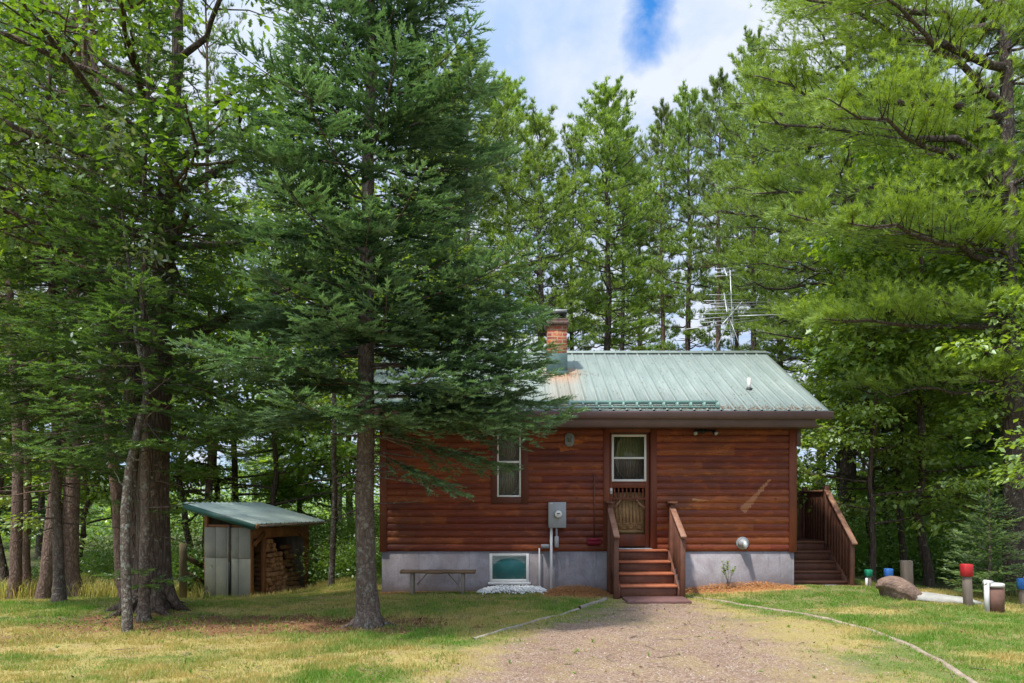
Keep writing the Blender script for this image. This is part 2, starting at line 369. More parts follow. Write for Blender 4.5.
class MB:
    """Collects shapes; build() links them as ONE mesh. World coordinates minus origin."""
    def __init__(s, origin=(0, 0, 0)): s.v = []; s.q = []; s.t = []; s.n = 0; s.ng = []; s.o = np.array(origin, float)
    def add(s, V, Q=None, T=None):
        V = np.asarray(V, float)-s.o
        if Q is not None and len(Q): s.q.append(np.asarray(Q)+s.n)
        if T is not None and len(T): s.t.append(np.asarray(T)+s.n)
        s.v.append(V); s.n += len(V)
    def box(s, x0, x1, y0, y1, z0, z1):
        V = [(x0, y0, z0), (x1, y0, z0), (x1, y1, z0), (x0, y1, z0), (x0, y0, z1), (x1, y0, z1), (x1, y1, z1), (x0, y1, z1)]
        s.add(V, [(0, 3, 2, 1), (4, 5, 6, 7), (0, 1, 5, 4), (1, 2, 6, 5), (2, 3, 7, 6), (3, 0, 4, 7)]); return s
    def bar(s, a, b, w, h, up=(0, 0, 1)):
        """Rectangular bar from a to b; w sideways, h along up."""
        a = np.array(a, float); b = np.array(b, float); d = b-a; d /= np.linalg.norm(d)
        u = np.array(up, float); sd = np.cross(d, u)
        if np.linalg.norm(sd) < 1e-6: sd = np.cross(d, (1, 0, 0))
        sd /= np.linalg.norm(sd); u = np.cross(sd, d)
        V = []
        for p in (a, b):
            for sx, sz in ((-1, -1), (1, -1), (1, 1), (-1, 1)): V.append(p+sd*sx*w/2+u*sz*h/2)
        s.add(V, [(0, 1, 2, 3), (7, 6, 5, 4), (0, 4, 5, 1), (1, 5, 6, 2), (2, 6, 7, 3), (3, 7, 4, 0)]); return s
    def tube(s, pts, rad, n=8, cap=True, jitter=0, rng=None):
        pts = np.asarray(pts, float); rad = np.broadcast_to(np.asarray(rad, float), (len(pts),))
        T = np.gradient(pts, axis=0); T /= np.linalg.norm(T, axis=1)[:, None]+1e-9
        ref = np.array((0, 0, 1.)) if abs(T[0, 2]) < .9 else np.array((1., 0, 0))
        A = np.cross(T, ref); A /= np.linalg.norm(A, axis=1)[:, None]+1e-9
        B = np.cross(T, A)
        an = np.arange(n)*2*PI/n
        rr = np.ones((len(pts), n))
        if jitter: rr = 1+jitter*(rng or R0).standard_normal((len(pts), n))
        V = pts[:, None]+(A[:, None]*np.cos(an)[None, :, None]+B[:, None]*np.sin(an)[None, :, None])*(rad[:, None]*rr)[..., None]
        V = V.reshape(-1, 3)
        i = np.arange(len(pts)-1)[:, None]*n; j = np.arange(n)[None, :]; j2 = (j+1) % n
        Q = np.stack([i+j, i+j2, i+n+j2, i+n+j], -1).reshape(-1, 4)
        if cap:
            V = np.vstack([V, pts[0], pts[-1]]); c0 = len(V)-2; c1 = c0+1; k = np.arange(n); k2 = (k+1) % n; e = (len(pts)-1)*n
            Tt = np.vstack([np.stack([np.full(n, c0), k2, k], -1), np.stack([np.full(n, c1), e+k, e+k2], -1)])
            s.add(V, Q, Tt)
        else: s.add(V, Q)
        return s
    def prism(s, poly, y0, y1, axis='y'):
        """Extrude a polygon (u,w): axis y -> (u, y, w); axis x -> (x, u, w)."""
        n = len(poly); V = []
        for yy in (y0, y1):
            for u, w in poly: V.append((u, yy, w) if axis == 'y' else ((yy, u, w) if axis == 'x' else (u, w, yy)))
        Q = [(i, (i+1) % n, n+(i+1) % n, n+i) for i in range(n)]
        s.add(V, Q); s.ng.append((tuple(range(s.n-2*n, s.n-n)), tuple(range(s.n-1, s.n-n-1, -1)))); return s
    def build(s, name, m, parent=None, smooth=False, bevel=0, loc=None):
        V = np.vstack(s.v); fl = []
        if s.q: fl.append(np.vstack(s.q))
        if s.t: fl.append(np.vstack(s.t))
        for a, b in s.ng: fl.append(np.array([a])); fl.append(np.array([b]))
        me = mesh_from(name, V, fl, M[m] if isinstance(m, str) else m, smooth=False)
        import bmesh
        bm = bmesh.new(); bm.from_mesh(me)
        bmesh.ops.recalc_face_normals(bm, faces=bm.faces)
        if bevel:
            ed = [e for e in bm.edges if len(e.link_faces) == 2 and e.calc_face_angle(0) > .6]
            try: bmesh.ops.bevel(bm, geom=ed, offset=bevel, segments=1, affect='EDGES', clamp_overlap=True)
            except Exception: pass
        if smooth:
            for f in bm.faces: f.smooth = True
        bm.to_mesh(me); bm.free()
        return link(name, me, parent, loc)

def blob(center, r, rng, sub=2, amp=.15, flat=1.0):
    """Irregular stone (V, T)."""
    import bmesh
    bm = bmesh.new(); bmesh.ops.create_icosphere(bm, subdivisions=sub, radius=1)
    V = np.array([v.co[:] for v in bm.verts]); T = np.array([[v.index for v in f.verts] for f in bm.faces]); bm.free()
    k = rng.normal(0, 2.2, (6, 3)); ph = rng.uniform(0, 6.3, 6)
    d = sum(np.sin(V@k[i]+ph[i]) for i in range(6))/6
    V = V*(1+amp*2*d)[:, None]
    r = np.broadcast_to(np.asarray(r, float), (3,))
    return V*r+np.array(center), T

# numpy noise
_G = np.random.default_rng(3).random((256, 256))
def vnoise(x, y):
    xi = np.floor(x).astype(int); yi = np.floor(y).astype(int); fx = x-xi; fy = y-yi
    fx = fx*fx*(3-2*fx); fy = fy*fy*(3-2*fy)
    a = _G[xi % 256, yi % 256]; b = _G[(xi+1) % 256, yi % 256]; c = _G[xi % 256, (yi+1) % 256]; d = _G[(xi+1) % 256, (yi+1) % 256]
    return (a*(1-fx)+b*fx)*(1-fy)+(c*(1-fx)+d*fx)*fy
def fbm(x, y, o=4):
    s = 0; a = .5; t = 0
    for i in range(o): s = s+a*vnoise(x*2**i+17*i, y*2**i+31*i); t += a; a *= .55
    return s/t
def ss(x, a, b):
    t = np.clip((x-a)/(b-a), 0, 1); return t*t*(3-2*t)

# ------------------------------------------------------------------ terrain
def gz(x, y):
    x = np.asarray(x, float); y = np.asarray(y, float)
    z = -.45*ss(-x, 2.6, 5.4)*ss(y, 11.5, 15.5)
    z = z+.08*ss(x, 2.6, 4.6)*ss(y, 11.6, 13.2)*(1-ss(x, 6.5, 9))
    z = z-.12*ss(x, 6.2, 9)*ss(y, 11, 15)
    z = z+(fbm(x*.35+5, y*.35, 3)-.5)*.10*ss(np.hypot(x, y-9), 2, 8)*(1-ss(np.abs(x-1.3), 3, 1)*0)
    z = z+(fbm(x*2.3, y*2.3, 3)-.5)*.035
    z = z+(fbm(x*.05+9, y*.05, 3)-.5)*1.6*ss(y, 24, 60)
    return z
def gzs(x, y): return float(gz(np.array([x]), np.array([y]))[0])
LE = np.array([(2.0, -1.8), (5.2, -1.45), (6.5, -1.16), (8.5, -.48), (10.8, .85), (12.05, 1.51), (12.5, 1.6)])
RE = np.array([(2.0, 3.2), (6.5, 4.06), (8.23, 4.37), (9.58, 4.38), (11.1, 3.73), (12.4, 2.99), (12.5, 2.9)])
def inside_drive(x, y):
    l = np.interp(y, LE[:, 0], LE[:, 1]); r = np.interp(y, RE[:, 0], RE[:, 1])
    return np.minimum(x-l, r-x)*np.where(y < 12.35, 1, 0)+np.where(y < 12.35, 0, -1)
def masks(x, y):
    dd = inside_drive(x, y); nz = fbm(x*1.1, y*1.1, 4); nf = fbm(x*5, y*5, 3)
    c = .7+.02*(y-6)
    core = 1-ss(np.abs(x-c-.4)+(nz-.5)*1.6, 1.0, 2.3)
    gravel = ss(dd+(nf-.5)*.5+(nz-.5)*.6, -.1, 1.1)*(.15+.85*core)*(.72+.5*ss(nf+nz, .75, 1.15))
    gravel = np.clip(gravel, 0, 1)
    needle = (1-ss(np.hypot((x+3.3)/3.0, (y-9.6)/.85)+(nf-.5)*.9, .6, 1.15))
    needle = np.maximum(needle, (1-ss(np.hypot(x+5.2, (y-9.8)*1.2)+(nf-.5)*.8, .5, 1.4))*.9)
    needle = np.maximum(needle, (1-ss(np.hypot(x+1.86, y-9.4)+(nf-.5)*.5, .3, .9))*.8)
    needle = np.maximum(needle, (1-ss(np.hypot((x+6.0)/1.5, (y-8.6)/.35)+(nf-.5)*.8, .5, 1.2))*.6)
    needle = np.maximum(needle, (1-ss(np.hypot((x-7)/1.6, (y-13.6)/.5)+(nf-.5)*.8, .5, 1.2))*.8)
    mulch = np.maximum((1-ss(np.hypot((x-1.1)/.75, (y-12.85)/.62)+(nf-.5)*.3, .8, 1.1)),
                       (1-ss(np.hypot((x-3.85)/1.35, (y-12.98)/.36)+(nf-.5)*.35, .8, 1.15)))
    mulch = np.maximum(mulch, (1-ss(np.abs(y-13.15)+(nf-.5)*.25, .1, .28))*(x > -2.5)*(x < 5.2)*.7)
    mulch = np.maximum(mulch, (1-ss(np.hypot((x+2.35)/.5, (y-13.0)/.3)+(nf-.5)*.3, .8, 1.1)))
    bare = (fbm(x*1.7+40, y*1.7, 4) > .0)
    dry = fbm(x*.8+3, y*1.2+8, 4)
    dry = np.clip((dry-.5)*2.2+.5+.12*(x < 0)-.06*ss(x, 3, 4.6)+.25*ss(dd, 0., .5), 0, 1)
    forest = ss(y+(nz-.5)*3, 15.5, 19.5)
    forest = np.maximum(forest, ss(x*.5+y+(nz-.5)*1.5, 17.2, 18.6)*(x > 5))
    return dict(gravel=gravel, needle=needle, mulch=mulch, dry=dry, forest=forest)

def axis_pts(lo, hi, fine0, fine1, step, grow=1.22):
    a = list(np.arange(fine0, fine1+1e-6, step)); s = step
    while a[-1] < hi: s *= grow; a.append(a[-1]+s)
    s = step; b = []
    p = fine0
    while p > lo: s *= grow; p -= s; b.append(p)
    return np.array(b[::-1]+a)
gx = axis_pts(-420, 420, -9.5, 9.5, .075); gy = axis_pts(-60, 520, 4.5, 16, .07)
def grid_mesh(name, gx, gy, off=0, keep=None):
    Xg, Yg = np.meshgrid(gx, gy); x = Xg.ravel(); y = Yg.ravel()
    z = gz(x, y)+off
    nx = len(gx); i = np.arange(len(gy)-1)[:, None]*nx; j = np.arange(nx-1)[None]
    Q = np.stack([i+j, i+j+1, i+nx+j+1, i+nx+j], -1).reshape(-1, 4)
    if keep is not None:
        k = keep(x, y); Q = Q[k[Q].all(1)]
        used = np.unique(Q); mp = np.full(len(x), -1); mp[used] = np.arange(len(used)); Q = mp[Q]; x = x[used]; y = y[used]; z = z[used]
    return mesh_from(name, np.stack([x, y, z], -1), [Q], M['ground'], smooth=True, attrs=masks(x, y))
gr = link('ground', grid_mesh('ground', gx, gy)); tag(gr, kind='structure')
dv = link('driveway', grid_mesh('driveway', np.arange(-2.2, 4.8, .05), np.arange(1.5, 12.4, .05), .005,
     lambda x, y: inside_drive(x, y)+(fbm(x*3, y*3, 3)-.5)*.12*(x < 3) > .02)); tag(dv, kind='structure')

# grass blades ------------------------------------------------------------
def make_grass():
    rng = np.random.default_rng(11)
    n = 1150000
    y = 5.2+13.5*rng.random(n)**1.15; x = (rng.random(n)-.5)*2*(y*.72+.3)
    clump = fbm(x*7, y*7, 2); clump2 = fbm(x*2.2+50, y*2.6, 4); m = masks(x, y)
    dd = inside_drive(x, y)
    house = (x > -2.35) & (x < 6.3) & (y > 13.12)
    steps = (x > 1.65) & (x < 2.8) & (y > 11.45)
    dens = (1-m['gravel']*1.25)*(1-m['needle']*.85)*(1-m['mulch']*.97)*(1-m['forest'])
    q = ss(dd+(clump-.5)*.8+(clump2-.5)*1.2, -.3, 1.1); dens = dens*(q*.34*ss(clump, .46, .68)+(1-q)*(.25+.75*ss(clump, .3, .6)))*(.35+.65*ss(clump2, .38, .56))
    dens = np.clip(dens, 0, 1)*np.clip(1.25-.045*(y-5), .3, 1)
    shed = (np.abs((x+5.5)) < 1.3) & (y > 15.9)
    k = (rng.random(n) < dens) & ~house & ~steps & ~shed
    x = x[k]; y = y[k]; dd = dd[k]; dry = m['dry'][k]; n = len(x)
    z = gz(x, y)
    h = rng.uniform(.018, .05, n)*(1+.6*(fbm(x*1.5, y*1.5, 2)-.5)*2); h = h*(1-.35*q[k])*(.75+.5*ss(clump2[k], .35, .7))
    tall = ss(y, 13.6, 15.5)*(x < -3); h = h*(1+tall*2.2)
    w = rng.uniform(.003, .006, n)*(1+.06*(y-5))
    a = rng.uniform(0, 2*PI, n); lean = rng.uniform(0, .9, n); la = rng.uniform(0, 2*PI, n)
    V = np.empty((n, 3, 3))
    V[:, 0] = np.stack([x-np.cos(a)*w, y-np.sin(a)*w, z-.004], -1)
    V[:, 1] = np.stack([x+np.cos(a)*w, y+np.sin(a)*w, z-.004], -1)
    V[:, 2] = np.stack([x+np.cos(la)*lean*h, y+np.sin(la)*lean*h, z+h*np.sqrt(1-.6*lean**2)], -1)
    t = np.clip(dry*.85+(fbm(x*4+9, y*4, 3)-.5)*1.1+rng.normal(0, .24, n), 0, 1)
    me = mesh_from('grass', V.reshape(-1, 3), [np.arange(3*n).reshape(-1, 3)], M['grass'], tint=np.repeat(t, 3))
    tag(link('grass', me), 'short patchy lawn grass around the driveway and cabin', 'grass', kind='stuff')
make_grass()

def make_bits():
    rng = np.random.default_rng(12)
    # dead leaves and needles
    def leaves(name, n, xs, ys, label, size, prob=None, zoff=.006):
        x = rng.uniform(*xs, n); y = rng.uniform(*ys, n)
        if prob is not None:
            k = rng.random(n) < prob(x, y); x = x[k]; y = y[k]
        n = len(x); z = gz(x, y)+zoff+rng.uniform(0, .012, n)
        a = rng.uniform(0, 2*PI, n); s = rng.uniform(*size, n); ti = rng.normal(0, .35, (n, 2))
        d = np.stack([np.cos(a), np.sin(a), ti[:, 0]], -1); e = np.stack([-np.sin(a), np.cos(a), ti[:, 1]], -1)
        c = np.stack([x, y, z], -1)
        V = np.stack([c-d*s[:, None], c-e*s[:, None]*.5+[0, 0, .004], c+d*s[:, None], c+e*s[:, None]*.5+[0, 0, .004]], 1)
        me = mesh_from(name, V.reshape(-1, 3), [np.arange(4*n).reshape(-1, 4)], M['litter'], tint=np.repeat(rng.random(n), 4))
        tag(link(name, me), label, 'leaves', kind='stuff')
    leaves('leaf_litter', 60000, (-9, 6), (5.4, 15), 'brown fallen leaves and needles under the trees', (.008, .026),
           lambda x, y: np.clip(masks(x, y)['needle']*.7+.025, 0, 1)*(1-(x > -2.4)*(y > 13.1)))
    # gravel on the drive
    n = 60000
    y = rng.uniform(5.3, 12.3, n); x = rng.uniform(-1.8, 4.4, n)
    k = (rng.random(n) < masks(x, y)['gravel']*.9) & (inside_drive(x, y) > 0) & ~((x > 1.65) & (x < 2.85) & (y > 11.4)); x = x[k]; y = y[k]; n = len(x)
    z = gz(x, y)+.006; s = rng.uniform(.003, .008, n)*np.where(rng.random(n) < .02, 1.9, 1)
    base = np.array([(1, 0, 0), (0, 1, 0), (-1, 0, 0), (0, -1, 0), (0, 0, .8)])
    jit = rng.uniform(.6, 1.35, (n, 5, 3)); a = rng.uniform(0, 2*PI, n)
    B = base[None]*jit*s[:, None, None]
    ca, sa = np.cos(a)[:, None], np.sin(a)[:, None]
    V = np.stack([B[..., 0]*ca-B[..., 1]*sa+x[:, None], B[..., 0]*sa+B[..., 1]*ca+y[:, None], B[..., 2]+z[:, None]], -1)
    T = (np.array([(0, 1, 4), (1, 2, 4), (2, 3, 4), (3, 0, 4)])[None]+np.arange(n)[:, None, None]*5).reshape(-1, 3)
    m, nt, out = mat('gravel stones'); nb = NB(nt); t = nb.attr('tint')
    principled(nb, out, nb.ramp(t, [(0., (.16, .105, .07)), (.4, (.26, .185, .13)), (.8, (.34, .255, .195)), (1., (.46, .40, .33))]), .85, 0, None, .3)
    tag(link('gravel', mesh_from('gravel', V.reshape(-1, 3), [T], m, tint=np.repeat(rng.random(n), 5))), 'loose pinkish grey gravel on the driveway', 'gravel', kind='stuff')
    # white stones below the basement window
    mb = MB(); n = 1100
    for i in range(n):
        px = rng.uniform(-.62, .62); r = rng.uniform(.012, .026)
        yy = 13.1-abs(rng.normal(0, .11)); hh = .15*max(0, 1-abs(px/.66)**3)*max(0, 1-(13.15-yy)/.42)
        V, T = blob((px+.02, yy, gzs(px, yy)+hh*rng.uniform(.4, 1)+.008), (r, r, r*.75), rng, 1, .14); mb.add(V, None, T)
    tag(mb.build('white_stones', 'pebble_white', smooth=False), 'bed of bright white stones below the basement window', 'stones', kind='stuff')
    # wood chips by the wall
    mb = MB()
    for (cx, cy, rx, ry, k, hh) in ((1.12, 12.92, .62, .38, 2600, .15), (3.9, 13.02, 1.2, .25, 2000, .12)):
        for i in range(k):
            a = rng.uniform(0, 2*PI); q = math.sqrt(rng.random()); px = cx+rx*q*math.cos(a); py = min(13.16, cy+ry*q*math.sin(a))
            if 1.68 < px < 2.8: continue
            zz = gzs(px, py)+hh*(1-q*q)*rng.uniform(.2, 1)+.004
            d = rng.normal(0, 1, 3); d[2] *= .35; d /= np.linalg.norm(d); L = rng.uniform(.012, .035); c = np.array((px, py, zz))
            mb.bar(c-d*L/2, c+d*L/2, L*.45, .004)
    m = simple('wood chip', (.66, .34, .13), .9, .5, 30, .002, c2=(.42, .19, .07))
    tag(mb.build('wood_chips', m), 'orange wood chips heaped along the foundation wall', 'wood chips', kind='stuff')
make_bits()
def make_twigs():
    rng = np.random.default_rng(14); mb = MB()
    for i in range(150):
        x = rng.uniform(-7, 6); y = rng.uniform(5.6, 12.5); L = rng.uniform(.05, .28); a = rng.uniform(0, 6.3)
        if x > -2.3 and y > 12.6: continue
        n = 4; pts = [(x+math.cos(a)*L*t+rng.normal(0, .012), y+math.sin(a)*L*t+rng.normal(0, .012)) for t in np.linspace(0, 1, n)]
        mb.tube([(u, v, gzs(u, v)+.014+rng.uniform(0, .01)) for u, v in pts], [.0045, .004, .003, .002], 5)
    tag(mb.build('twigs', simple('fallen twig', (.22, .16, .11), .9, .4, 20, .002)), 'fallen twigs scattered over the lawn and driveway', 'twigs', kind='stuff')
    # low weeds: rosettes of broader leaves and coarse tufts in the drive
    n = 900; x = rng.uniform(-6, 6, n); y = rng.uniform(5.4, 12.6, n); V = []; F_ = []; T = []; k = 0
    m = masks(x, y); ok = (rng.random(n) < .8-.6*m['gravel']) & ~((x > 1.6) & (x < 2.9) & (y > 11.4))
    for xx, yy in zip(x[ok], y[ok]):
        z = gzs(xx, yy); big = rng.random() < .5; nn = rng.integers(5, 10) if big else rng.integers(8, 18); t = rng.uniform(0, .55)
        for j in range(nn):
            a = rng.uniform(0, 6.3); L = rng.uniform(.02, .05) if big else rng.uniform(.03, .08); w = L*.2 if big else .0035; e = rng.uniform(.2, .8) if big else rng.uniform(.7, 1.3)
            d = np.array((math.cos(a)*math.cos(e), math.sin(a)*math.cos(e), math.sin(e))); s = np.array((-math.sin(a), math.cos(a), 0))*w; b = np.array((xx, yy, z))
            V += [b, b+d*L*.55-s, b+d*L+np.array((0, 0, -.2*L)), b+d*L*.55+s]; F_.append((k, k+1, k+2, k+3)); T += [t]*4; k += 4
    tag(link('weeds', mesh_from('weeds', np.array(V), [np.array(F_)], M['grass'], tint=T)), 'small broad leaved weeds and coarse tufts in lawn and driveway', 'weeds', kind='stuff')
make_twigs()

# ------------------------------------------------------------------ the cabin
WY = 13.2; XL, XR = -2.32, 5.03; FZ = .72; WT = 3.02; BACK = 18.35
RY0, RZ0 = 12.58, 3.155; RY1, RZ1 = 15.72, 4.77; RXL, RXR = -2.68, 5.38
cabin = empty('cabin', (0, 0, 0), 'small red brown log sided cabin with a pale green metal roof', 'cabin')
mb = MB(); mb.box(XL-.0, XR+.0, WY, BACK, -.6, FZ)
# opening for the basement window is a recess built around
mb = MB()
bx0, bx1, bz0, bz1 = X(489.5, WY), X(529, WY), Z(582, WY), Z(553.5, WY)
mb.box(XL, bx0, WY, WY+.22, -.6, FZ); mb.box(bx1, XR, WY, WY+.22, -.6, FZ)
mb.box(bx0, bx1, WY, WY+.22, -.6, bz0); mb.box(bx0, bx1, WY, WY+.22, bz1, FZ)
mb.box(XL, XL+.22, WY+.22, BACK, -.8, FZ); mb.box(XR-.22, XR, WY+.22, BACK, -.6, FZ); mb.box(XL, XR, BACK, BACK+.2, -.8, FZ)
mb.build('foundation', 'foundation', cabin)
# log siding: rounded courses extruded along the wall
CH = .1222
def siding_profile(z0, z1):
    pr = []; z = z0; k = 0
    while z < z1-1e-4:
        for u in (0., .06, .14, .28, .5, .72, .86, .95):
            b = .030*math.sin(PI*min(1, max(0, (u*.94+.03))))**.55
            pr.append((-b, z+u*CH))
        z += CH
    return pr
def siding_mesh(mb, spans, y, z0, z1, axis='x', flip=1):
    pr = [p for p in siding_profile(z0, z1) if p[1] <= z1+1e-4]
    pr.append((0, z1))
    for (a, b) in spans:
        n = len(pr); V = []
        for t in (a, b):
            for (o, z) in pr: V.append((t, y+o*flip, z) if axis == 'x' else (y+o*flip, t, z))
        for t in (a, b):
            for (o, z) in ((0, z0), (0, z1)): V.append((t, y+.12*flip, z) if axis == 'x' else (y+.12*flip, t, z))
        Q = [(i, i+1, n+i+1, n+i) for i in range(n-1)]
        mb.add(V, Q)
wx0, wx1, wz0, wz1 = X(497, WY), X(521, WY), Z(497, WY), 2.93
dx0, dx1, dz0, dz1 = X(609.3, WY), X(650, WY), Z(548, WY)+.0, Z(432.5, WY)
mb = MB()
nC = 19
siding_mesh(mb, [(XL+.09, wx0)], WY-.001, FZ, FZ+nC*CH)
siding_mesh(mb, [(wx1, dx0)], WY-.001, FZ, FZ+nC*CH)
siding_mesh(mb, [(dx1, XR-.10)], WY-.001, FZ, FZ+nC*CH)
kb = int((wz0-FZ)/CH)
siding_mesh(mb, [(wx0, wx1)], WY-.001, FZ, FZ+kb*CH)
# side and rear walls
siding_mesh(mb, [(WY+.05, BACK)], XL-.0, FZ, FZ+nC*CH, 'y'); siding_mesh(mb, [(WY+.05, BACK)], XR, FZ, FZ+nC*CH, 'y', -1)
mb.box(XL+.02, wx0-.005, WY+.03, WY+.14, FZ, WT); mb.box(wx1+.005, dx0-.005, WY+.03, WY+.14, FZ, WT); mb.box(dx1+.005, XR-.02, WY+.03, WY+.14, FZ, WT)
mb.box(wx0, wx1, WY+.03, WY+.14, FZ, wz0-.02); mb.box(XL+.02, XR-.02, BACK-.1, BACK+.05, FZ, WT)
mb.box(XL+.03, XL+.1, WY+.15, BACK-.11, FZ, WT); mb.box(XR-.1, XR-.03, WY+.15, BACK-.11, FZ, WT)
o = mb.build('wall', 'siding', cabin)
# gable ends
for xx in (XL+.0, XR-.08): MB().prism([(WY, WT-.03), (BACK, WT-.03), ((WY+BACK)/2, RZ1-.12)], xx, xx+.08, 'x').build('gable', 'siding', cabin)
# corner and door trim
for a, b in ((XL-.035, XL+.09), (XR-.10, XR+.035)):
    MB().box(a, b, WY-.045, WY+.09, FZ-.01, WT).build('corner_board', 'trim', cabin, bevel=.004)
mb = MB().box(X(491, WY), wx0-.003, WY-.042, WY+.02, wz0-.12, WT-.05).box(wx1+.003, X(528.5, WY), WY-.042, WY+.02, wz0-.12, WT-.05).box(wx0-.003, wx1+.003, WY-.042, WY+.02, wz0-.12, wz0-.003)
mb.build('window_trim', 'trim_dark', cabin, bevel=.004)
mb = MB().box(X(603, WY), dx0-.002, WY-.045, WY+.02, dz0-.02, WT-.05).box(dx1+.002, X(656.5, WY), WY-.045, WY+.02, dz0-.02, WT-.05).box(dx0-.002, dx1+.002, WY-.04, WY+.02, dz1+.002, WT-.05)
mb.build('door_trim', 'trim', cabin, bevel=.004)

def frame_ring(mb, x0, x1, z0, z1, t, y0, y1):
    mb.box(x0, x0+t, y0, y1, z0, z1); mb.box(x1-t, x1, y0, y1, z0, z1)
    mb.box(x0+t, x1-t, y0, y1, z0, z0+t); mb.box(x0+t, x1-t, y0, y1, z1-t, z1)
# tall window
mb = MB(); frame_ring(mb, wx0, wx1, wz0, wz1, .032, WY-.03, WY+.06)
zm = Z(462, WY); mb.box(wx0+.032, wx1-.032, WY-.02, WY+.045, zm-.02, zm+.02)
win = mb.build('window', 'white', cabin, bevel=.003); win['label'] = 'narrow white framed sash window left of the meter box'
MB().box(wx0+.03, wx1-.03, WY+.020, WY+.026, wz0+.03, zm-.018).box(wx0+.03, wx1-.03, WY+.030, WY+.036, zm+.018, wz1-.03).build('pane', 'glass', win)
mb = MB()
for i in range(9):
    xx = wx0+.03+(wx1-wx0-.06)*i/9; mb.tube([(xx+.02, WY+.066, wz0+.02), (xx+.02, WY+.066, wz1)], .026, 6)
mb.build('curtain', 'blind', win)
# basement window
mb = MB(); frame_ring(mb, bx0, bx1, bz0, bz1, .05, WY-.012, WY+.12)
mb.box(bx0-.03, bx1+.03, WY-.03, WY+.0-.001, bz0-.045, bz0-.001)
bw = mb.build('basement_window', 'white', cabin, bevel=.004)
MB().box(bx0+.048, bx1-.048, WY+.012, WY+.016, bz0+.048, bz1-.048).build('pane', 'glass', bw)
MB().box(bx0+.048, bx1-.048, WY+.022, WY+.04, bz0+.048, bz1-.048).build('backing', 'teal', bw)

# storm door
DY = WY+.015
door = MB()
door.box(dx0+.004, dx0+.06, DY, DY+.035, dz0, dz1-.004); door.box(dx1-.085, dx1-.004, DY, DY+.035, dz0, dz1-.004)
ww0, ww1 = X(611.6, WY), X(646.3, WY)
zb = Z(481.5, WY); zt = Z(434.5, WY)
i0, i1 = dx0+.06, dx1-.085
for (a, b) in ((Z(488, WY), zb-.0), (Z(499.5, WY), Z(497.5, WY)), (Z(547, WY)+.01, Z(534.5, WY))): door.box(i0, i1, DY+.001, DY+.034, a, b)
door.box(i0, i1, DY+.001, DY+.034, zt+.005, dz1-.005)
door = door.build('door', 'trim', cabin, bevel=.003); door['label'] = 'wooden storm door with carved lower panel and white sash window'
mb = MB(); frame_ring(mb, ww0, ww1, zb, zt, .04, DY-.022, DY-.002)
zmid = Z(458, WY); mb.box(ww0+.04, ww1-.04, DY-.018, DY-.003, zmid-.018, zmid+.018)
w2 = mb.build('window', 'white', door, bevel=.003)
MB().box(i0+.0, i1, DY+.0065, DY+.010, zb, zt).build('pane', 'glass', door)
def folds(x0, x1, y, z0, z1, name, m):
    mb = MB(); n = 60; xs = np.linspace(x0, x1, n); ys = y+.012*np.sin(np.arange(n)*1.1)+.004*np.sin(np.arange(n)*2.7)
    V = [(a, b, z0) for a, b in zip(xs, ys)]+[(a, b, z1) for a, b in zip(xs, ys)]
    mb.add(V, [(i, i+1, n+i+1, n+i) for i in range(n-1)]); return mb.build(name, m, door, smooth=True)
folds(i0, i1, DY+.075, zmid, zt, 'curtain', 'curtain'); folds(i0, i1, DY+.075, zb, zmid, 'curtain', 'curtain2')
# spindles
mb = MB()
for i in range(8):
    xx = i0+(i1-i0)*(i+.5)/8
    za, zz = Z(497.5, WY), Z(488, WY); h = zz-za
    mb.tube([(xx, DY+.018, za), (xx, DY+.018, za+h*.2), (xx, DY+.018, za+h*.5), (xx, DY+.018, za+h*.8), (xx, DY+.018, zz)], [.008, .018, .009, .018, .008], 8)
mb.build('spindles', 'trim', door)
# corner brackets of the lower opening and the carved inner door
lt = Z(499.5, WY); lb = Z(534.5, WY)
for s, xx in ((1, i0), (-1, i1)):
    mb = MB()
    pts = [(xx+s*.13*math.cos(a), DY+.017, lt-.13*math.sin(a)) for a in np.linspace(PI/2*0, PI/2, 7)]
    mb.tube(pts, .009, 6); mb.tube([(xx, DY+.017, lt-.16), (xx+s*.16, DY+.017, lt)], .010, 6)
    mb.build('bracket', 'rail', door)
mb = MB().box(dx0+.02, dx1-.02, DY+.10, DY+.14, dz0, lt+.13)
cx = (i0+i1)/2
for k in range(5):
    for r in (-1, 1):
        mb.tube([(cx+r*(.03+k*.062), DY+.092, lb+.22), (cx+r*(.03+k*.062), DY+.092, lt-.02)], .013, 6)
for k in range(4): frame_ring(mb, i0+.02+k*.135, i0+.14+k*.135, lb+.10, lb+.20, .014, DY+.082, DY+.099)
mb.box(i0, i1, DY+.085, DY+.0995, lb+.02, lb+.07)
mb.build('inner_panel', 'innerdoor', door)
mb = MB().box(dx0+.01, dx0+.055, DY-.02, DY-.001, Z(494, WY), Z(488, WY)); mb.tube([(dx0+.02, DY-.045, Z(491, WY)), (dx0+.055, DY-.045, Z(491, WY))], .009, 8); mb.tube([(dx0+.03, DY-.045, Z(491, WY)), (dx0+.03, DY-.01, Z(491, WY))], .008, 8)
mb.build('handle', 'white', door)
MB().box(dx0-.02, dx1+.03, WY-.07, WY+.05, dz0-.03, dz0-.002).build('threshold', 'alu', cabin, bevel=.003)

